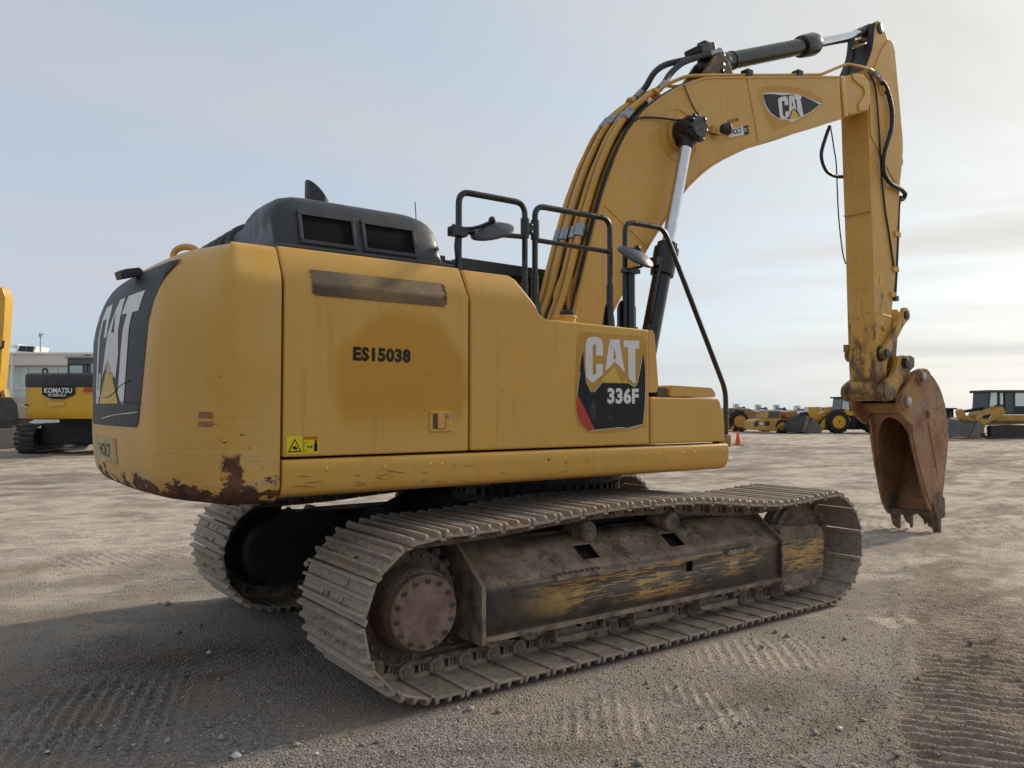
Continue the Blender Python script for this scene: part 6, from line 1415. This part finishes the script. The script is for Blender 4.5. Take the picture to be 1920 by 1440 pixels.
# ---- two articulated dump trucks
b = BG('dump_truck', 1410, 61.0, 'yellow articulated dump truck with a dark brown body, left of the other dump truck', 'dump truck', 'articulated dump trucks parked at the back')
c = b.pr('cab', [(1363, 772), (1368, 764), (1389, 764), (1392, 778), (1362, 779)], .2, 2.4, MYB, bevel=.06); b.pr('window', [(1365, 777), (1369, 766), (1375, 766), (1373, 777)], .14, .22, MGLD, c, 0); b.pr('window', [(1376, 777), (1378, 766), (1388, 766), (1388, 777)], .14, .22, MGLD, c, 0)
b.pr('hood', [(1350, 778), (1400, 778), (1402, 800), (1352, 803)], .15, 2.5, MYB, bevel=.06)
b.pr('fender', [(1368, 806), (1374, 793), (1386, 787), (1396, 791), (1403, 800), (1398, 800), (1390, 794), (1380, 794), (1373, 806)], -.1, .7, MYB, bevel=.03)
dm = b.pr('dump_body', [(1394, 766), (1404, 765), (1416, 771), (1436, 773), (1437, 783), (1420, 786), (1402, 785), (1396, 778)], -.1, 2.8, MBRN, bevel=.04)
v, f = text_geo('740B', .22, .6, .03); drape('lettering', [(u+b.X(1424), q+b.Z(782)) for u, q in v], f, lambda x, z: (x, -.115, z), VW, dm)
b.bx('chassis', 1400, 786, 1450, 796, .5, 2.1, MDARK); b.wheel(1387, .80, -.1, .7, MYB, .80); b.wheel(1436, .80, -.1, .7, MYB, .80)
g = G()
for q in (1371, 1383): g.tube([(b.X(q), .1, b.Z(774)), (b.X(q+3), .05, b.Z(786))], .03, 6)
obj('grab_rail', g, MBLK, b.o)
b = BG('dump_truck', 1445, 57.0, 'yellow articulated dump truck with an orange body and a square side grille', 'dump truck', 'articulated dump trucks parked at the back')
h = b.pr('hood', [(1411, 804), (1413, 790), (1420, 786), (1449, 783), (1474, 784), (1478, 806), (1455, 808), (1412, 805)], -.1, 2.4, MYB, bevel=.06)
b.bx('grille', 1433, 789, 1442, 797, -.14, -.05, MDARK, h, 0); b.bx('badge', 1423.5, 792, 1429, 796, -.14, -.05, VW, h, 0); b.pr('front_grille', [(1413, 798), (1414, 790), (1419, 787), (1420, 798)], -.13, -.05, MBLK, h, 0)
c = b.pr('cab', [(1438, 784), (1441, 770), (1464, 769), (1465, 784)], .1, 2.3, MYB, bevel=.05); b.pr('window', [(1441, 782), (1443, 772), (1450, 771), (1450, 782)], .04, .12, MGLD, c, 0); b.pr('window', [(1451.5, 782), (1451.5, 771), (1462, 771), (1462, 782)], .04, .12, MGLD, c, 0); b.bx('cab_roof', 1439, 767.5, 1466, 770, 0, 2.4, MSOF, c, .02)
b.pr('dump_body', [(1473, 771), (1492, 769), (1497, 779), (1488, 784), (1474, 782)], -.1, 2.6, MORG, bevel=.04); b.pr('fender', [(1452, 808), (1456, 796), (1466, 792), (1476, 797), (1479, 808), (1474, 803), (1466, 797), (1458, 801)], -.2, .5, MYB, bevel=.02)
b.wheel(1466, .52, -.15, .6, MORG, .52); b.bx('chassis', 1475, 786, 1500, 800, .4, 2.0, MDARK)

# ---- loader buckets in front
for px, L, m, lab in ((1495, [(1477, 808), (1481, 793), (1488, 783), (1500, 779), (1516, 782), (1514, 796), (1504, 809)], MGRY, 'dark steel loader bucket lying beside the square-grille dump truck'),):
    b = BG('loader_bucket', px, 56.0, lab, 'loader bucket'); g = G()
    Lp = b.pts([(1477, 808.5), (1480, 795), (1487, 784), (1499, 779), (1512, 780)]); rows = [[(x, yy, z) for yy in (0, 1.5, 3.0)] for x, z in Lp]; g.grid(rows); o_ = obj('shell', g, m, b.o); md = o_.modifiers.new('t', 'SOLIDIFY'); md.thickness = .05
    for yy in (.0, 2.9): obj('side_wall', G().prism(Lp+b.pts([(1508, 809)]), yy, yy+.08), m, b.o)
    b.pr('pale_side', [(1503, 808.5), (1511, 780.5), (1516, 785), (1514, 797), (1508, 809)], -.06, .02, MGRL, bevel=0)  # side plate set lighter than the bucket shell
    b.pr('cutting_edge', [(1477, 809), (1506, 809.2), (1508, 806.5), (1478, 806.5)], -.02, 3.0, MGRY)

# ---- golden wheel loader
b = BG('wheel_loader', 1575, 57.5, 'golden yellow wheel loader with raised-cab glass and a big front tyre', 'wheel loader')
g = G(); Lp = b.pts([(1503, 811), (1506, 800), (1512, 788), (1519, 783), (1530, 793), (1537, 805)]); rows = [[(x, yy, z) for yy in (-.4, 1.2, 2.8)] for x, z in Lp]; g.grid(rows); bo = obj('bucket', g, MGRY, b.o); md = bo.modifiers.new('t', 'SOLIDIFY'); md.thickness = .05
for yy in (-.4, 2.72): obj('side_wall', G().prism(Lp+b.pts([(1534, 811)]), yy, yy+.08), MGRY, bo)
b.pr('pale_side', [(1505, 810.5), (1511, 795), (1519.5, 783.5), (1530, 793), (1537, 805), (1534, 811)], -.46, -.38, MGRL, bo, 0)
ar = b.pr('lift_arm', [(1534, 808), (1540, 797), (1550, 783), (1560, 776), (1575, 769), (1577, 778), (1563, 784), (1552, 793), (1543, 806), (1538, 811)], .1, .4, MKOM, bevel=.03)
v, f = text_geo('KOMATSU', .20, .95, .03); a = math.radians(19); c_, s_ = math.cos(a), math.sin(a); drape('lettering', [(u*c_-q*s_+b.X(1561), u*s_+q*c_+b.Z(781)) for u, q in v], f, lambda x, z: (x, .085, z), VB, ar)
b.pr('lift_arm', [(1534, 808), (1540, 797), (1550, 783), (1560, 776), (1575, 769), (1577, 778), (1563, 784), (1552, 793), (1543, 806), (1538, 811)], 2.0, 2.3, MKOM, bevel=.03)
b.pr('tilt_linkage', [(1527, 762), (1533, 762), (1545, 775), (1560, 768), (1556, 764), (1562, 763), (1572, 769), (1556, 778), (1540, 787), (1532, 786), (1528, 775)], 1.0, 1.3, MKOM, bevel=.03)
b.pr('front_frame', [(1560, 786), (1582, 770), (1600, 774), (1602, 800), (1570, 805)], .3, 2.1, MDARK, bevel=.05); b.pr('fender', [(1549, 786), (1558, 776), (1575, 774), (1590, 782), (1592, 790), (1580, 780), (1562, 780)], -.3, .5, MKOM, bevel=.03)
b.pr('hood_cover', [(1584, 771), (1588, 767), (1601, 772), (1600, 778), (1586, 779)], .0, 2.3, MKOM, bevel=.05)
cb = b.pr('cab', [(1580, 767), (1583, 745), (1606, 745), (1610, 772), (1600, 774)], .3, 2.0, MBLK, bevel=.04); b.pr('window', [(1581.5, 766), (1584, 746.5), (1593, 746.5), (1595, 768)], .24, .32, MWIN, cb, 0); b.pr('window', [(1599, 766), (1600, 747), (1604, 747), (1606, 768)], .24, .32, MWIN, cb, 0); b.bx('roof', 1578, 742.5, 1609, 745.5, .2, 2.1, MDARK, cb, .02)
b.pr('engine_housing', [(1598, 773), (1625, 773), (1648, 776), (1650, 803), (1600, 805)], .2, 2.2, MDARK, bevel=.06)
g = G()
for q in range(5): g.box((b.X(1606), -.05, b.Z(781+q*5)), (b.X(1617), .15, b.Z(780+q*5)))
obj('step', g, MBLK, b.o)
b.wheel(1569.5, .82, -.35, .75, MKOM, .82); b.wheel(1637, .82, -.35, .75, MKOM, .82)
b = BG('wheel_loader', 1530, 66.0, 'yellow wheel loader mostly hidden behind the golden one', 'wheel loader')
b.pr('lift_arm', [(1507, 792), (1516, 781), (1528, 778), (1532, 762), (1538, 762), (1536, 785), (1520, 797)], 0, .5, MYB); b.pr('body', [(1500, 780), (1545, 776), (1560, 785), (1560, 803), (1505, 803)], .4, 2.4, MYB, bevel=.06)
c = b.pr('cab', [(1522, 778), (1524, 762), (1545, 762), (1547, 778)], .5, 2.0, MSOF, bevel=.04); b.bx('window', 1526, 764, 1543, 776, .44, .52, MWIN, c, 0); b.wheel(1512, .75, 0, .7, MYB, .75); b.wheel(1550, .75, 0, .7, MYB, .75)
# dark dump body behind the loader
b = BG('dump_truck', 1568, 72.0, 'rust-red dump body showing behind the golden wheel loader', 'dump truck')
b.pr('dump_body', [(1556, 772), (1560, 763), (1580, 761), (1592, 764), (1592, 778), (1562, 780)], 0, 2.8, simple('rust_red_body', (.17, .075, .040), .6), bevel=.04); b.bx('chassis', 1556, 779, 1592, 790, .4, 2.2, MDARK); b.wheel(1564, .8, 0, .7, MYB, .8); b.wheel(1586, .8, 0, .7, MYB, .8)

# ---- four blue boom lifts standing in a row beyond the trucks
for i, (px, top, dep, lab) in enumerate(((1385, 757, 74, 'blue boom lift with raised basket behind the cab of the brown-bodied dump truck'), (1426, 758, 74, 'blue boom lift with raised basket between the two dump trucks'), (1461, 758.5, 74, 'blue boom lift with raised basket above the square-grille dump truck'), (1500, 760, 72, 'blue boom lift with raised basket above the loader bucket'))):
    b = BG('boom_lift', px, dep, lab, 'boom lift', 'blue boom lifts in a row')
    g = G(); x0_, x1_ = px-6, px; 
    for q in (x0_, (x0_+x1_)/2, x1_):
        for yy in (0, .7): g.tube([(b.X(q), yy, b.Z(top+8.5)), (b.X(q), yy, b.Z(top+.5))], .035, 5)
    for zz in (.5, 4, 8.5):
        for yy in (0, .7): g.tube([(b.X(x0_), yy, b.Z(top+zz)), (b.X(x1_), yy, b.Z(top+zz))], .035, 5)
    g.box((b.X(x0_), 0, b.Z(top+9.5)), (b.X(x1_), .7, b.Z(top+8.5))); obj('basket', g, MGAL, b.o)
    b.pr('jib', [(px-1, top+5), (px+8, top+6), (px+12, top+4), (px+15, top+8), (px+17, top+14), (px+13, top+14), (px+10, top+9), (px+6, top+9), (px-1, top+8)], .2, .5, MBLU, bevel=.02)
    b.pr('mast', [(px+12, top+12), (px+17, top+12), (px+20, top+42), (px+13, top+42)], .15, .55, MBLU, bevel=.02); b.bx('chassis', px+4, b.yb-14, px+30, b.yb-5, -.4, 1.4, MBLU); b.wheel(px+8, .45, -.6, .4, MGAL, .45); b.wheel(px+26, .45, -.6, .4, MGAL, .45)
# pale containers glimpsed between them
b = BG('white_trailer', 1443, 80.0, 'white trailer box glimpsed behind the blue boom lifts', 'trailer'); b.bx('box', 1405, 767, 1530, 789, 0, 2.4, MWHT, bevel=.03); b.bx('underframe', 1410, 789, 1525, 793, .3, 2.1, MDARK); b.wheel(1508, .5, 0, .4, MGAL, .5); b.wheel(1425, .5, 0, .4, MGAL, .5)

# ---- dark crawler with wide blade, right of the bucket
b = BG('crawler_dozer', 1795, 50.0, 'dark crawler machine with a wide grey bucket, partly behind the rusty bucket', 'bulldozer')
c = b.bx('cab', 1772, 766, 1808, 784, 1.2, 2.8, MBLK, bevel=.05); b.bx('window', 1783, 769, 1791, 779, 1.15, 1.22, MWIN, c, 0); b.bx('window', 1797, 770, 1804, 780, 1.15, 1.22, MGLD, c, 0); b.bx('roof', 1770, 763.5, 1813, 766.5, 1.1, 2.9, MDARK, c, .02)
g = G(); Lp = [(1.0, b.Z(781)), (.55, b.Z(788)), (.45, b.Z(803)), (.05, b.Z(815)), (-.25, b.Z(818))]; rows = [[(x, y, z) for x in np.linspace(b.X(1752), b.X(1826), 6)] for y, z in Lp]; g.grid(rows, flip=True); bl = obj('bucket', g, MGRY, b.o); md = bl.modifiers.new('t', 'SOLIDIFY'); md.thickness = .06
for xx in (1752, 1825): obj('side_wall', G().prism([(1.0, b.Z(781)), (.50, b.Z(790)), (-.25, b.Z(818)), (1.0, b.Z(818))], b.X(xx), b.X(xx)+.07, 'x'), MGRY, bl)
for i in range(7): b.pr('tooth', [(1756+i*10, 817), (1761+i*10, 817), (1759+i*10, 819.5), (1754+i*10, 819.5)], -.45, -.15, MGRY, bl, 0)
b.bx('body', 1768, 784, 1815, 806, 1.1, 4.0, MBLK, bevel=.06); b.bx('track', 1755, 800, 1768, b.yb, 1.2, 4.0, MDKR, bevel=.08); b.bx('track', 1814, 800, 1826, b.yb, 1.2, 4.0, MDKR, bevel=.08)

# ---- yellow track loader at the right edge
b = BG('track_loader', 1890, 46.5, 'yellow crawler loader with a glazed cab at the right edge of the yard', 'track loader'); DW = 2.5
cb = b.pr('cab', [(1862, 776), (1865, 734), (1950, 734), (1952, 776)], .5, 2.2, MBLK, bevel=.05); b.bx('roof', 1861, 729.5, 1955, 734.5, .35, 2.35, simple('dark_brown_roof', (.06, .045, .035), .6), cb, .03)
for q in ([(1864.5, 760), (1867, 734.5), (1878, 734.5), (1877, 757), (1868, 761)], [(1884, 757), (1884, 735), (1889, 735), (1889, 757)], [(1893, 774), (1893, 735), (1908, 735), (1908, 774)], [(1912.5, 760), (1912.5, 735), (1940, 735), (1940, 760)]): b.pr('window', q, .42, .52, MGL if q[0][0] != 1893 else MGLD, cb, 0)
g = G(); g.tube([(b.X(1859), .35, b.Z(758)), (b.X(1860), .35, b.Z(742)), (b.X(1866), .4, b.Z(740))], .025, 6); obj('mirror', g, MBLK, cb)
b.pr('body', [(1866, 760), (1884, 762), (1886, 777), (1960, 777), (1970, 792), (1860, 796), (1856, 776)], .3, 2.3, MYB, bevel=.06)
ar = b.pr('lift_arm', [(1814, 777), (1822, 784), (1832, 787), (1838, 778), (1858, 770), (1880, 760), (1886, 772), (1862, 786), (1848, 796), (1838, 811), (1832, 810), (1836, 796), (1826, 791), (1816, 785)], .0, .35, MYB, bevel=.03)
v, f = poly_geo(b.pts([(1840, 783), (1843, 778), (1858, 775), (1853, 784)])); drape('emblem', v, f, lambda x, z: (x, -.012, z), VB, ar); v, f = poly_geo(b.pts([(1852, 784), (1857, 778), (1858.5, 778.5), (1854, 784)])); drape('emblem_stripe', v, f, lambda x, z: (x, -.02, z), VW, ar)
b.pr('tilt_lever', [(1813, 770), (1818, 765), (1824, 768), (1828, 780), (1834, 785), (1826, 790), (1816, 783)], .9, 1.3, MYB, bevel=.03)
g = G(); g.tube([(b.X(1828), 1.1, b.Z(770)), (b.X(1868), 1.1, b.Z(764))], .09, 8); obj('tilt_cylinder', g, MBLK, b.o)
Lp = b.pts([(1806, 818), (1812, 808), (1818, 793), (1826, 786), (1836, 795), (1835, 806), (1830, 819)]); bo = obj('bucket', G().prism(Lp, -.4, 2.8), MGRY, b.o, bevel=.03); b.pr('pale_side', [(1809, 817), (1820, 795), (1826, 788), (1834, 796), (1833, 806), (1828, 818)], -.43, -.38, MGRL, bo, 0)
# track: frame plus shoes round a rounded loop
t = b.pr('track_frame', [(1858, 797), (1900, 795), (1960, 797), (1965, 818), (1858, 818)], .05, .5, MDKR, bevel=.06)
xa, xb, zr = b.X(1858), b.X(1962), .47; per = 2*(xb-xa)+2*math.pi*zr; N = 40
for yy in (0, 1.9):
    for k_ in range(N):
        d_ = per*k_/N
        if d_ < xb-xa: p, n_ = (xa+d_, 0.06), (0, -1)
        elif d_ < xb-xa+math.pi*zr: q = (d_-(xb-xa))/zr; p, n_ = (xb+zr*math.sin(q), .06+zr-zr*math.cos(q)), (math.sin(q), -math.cos(q))
        elif d_ < 2*(xb-xa)+math.pi*zr: p, n_ = (xb-(d_-(xb-xa)-math.pi*zr), .06+2*zr), (0, 1)
        else: q = (d_-2*(xb-xa)-math.pi*zr)/zr; p, n_ = (xa-zr*math.sin(q), .06+zr+zr*math.cos(q)), (-math.sin(q), math.cos(q))
        M = Matrix(((-n_[1], 0, n_[0], p[0]), (0, 1, 0, yy), (n_[0], 0, n_[1], p[1]), (0, 0, 0, 1)))
        g = G(); g.box((-.09, 0, -.045), (.09, .55, -.01), M=M); g.box((-.02, 0, -.01), (.02, .55, .05), M=M); obj('shoe', g, MGRL if yy == 0 else MDKR, t)
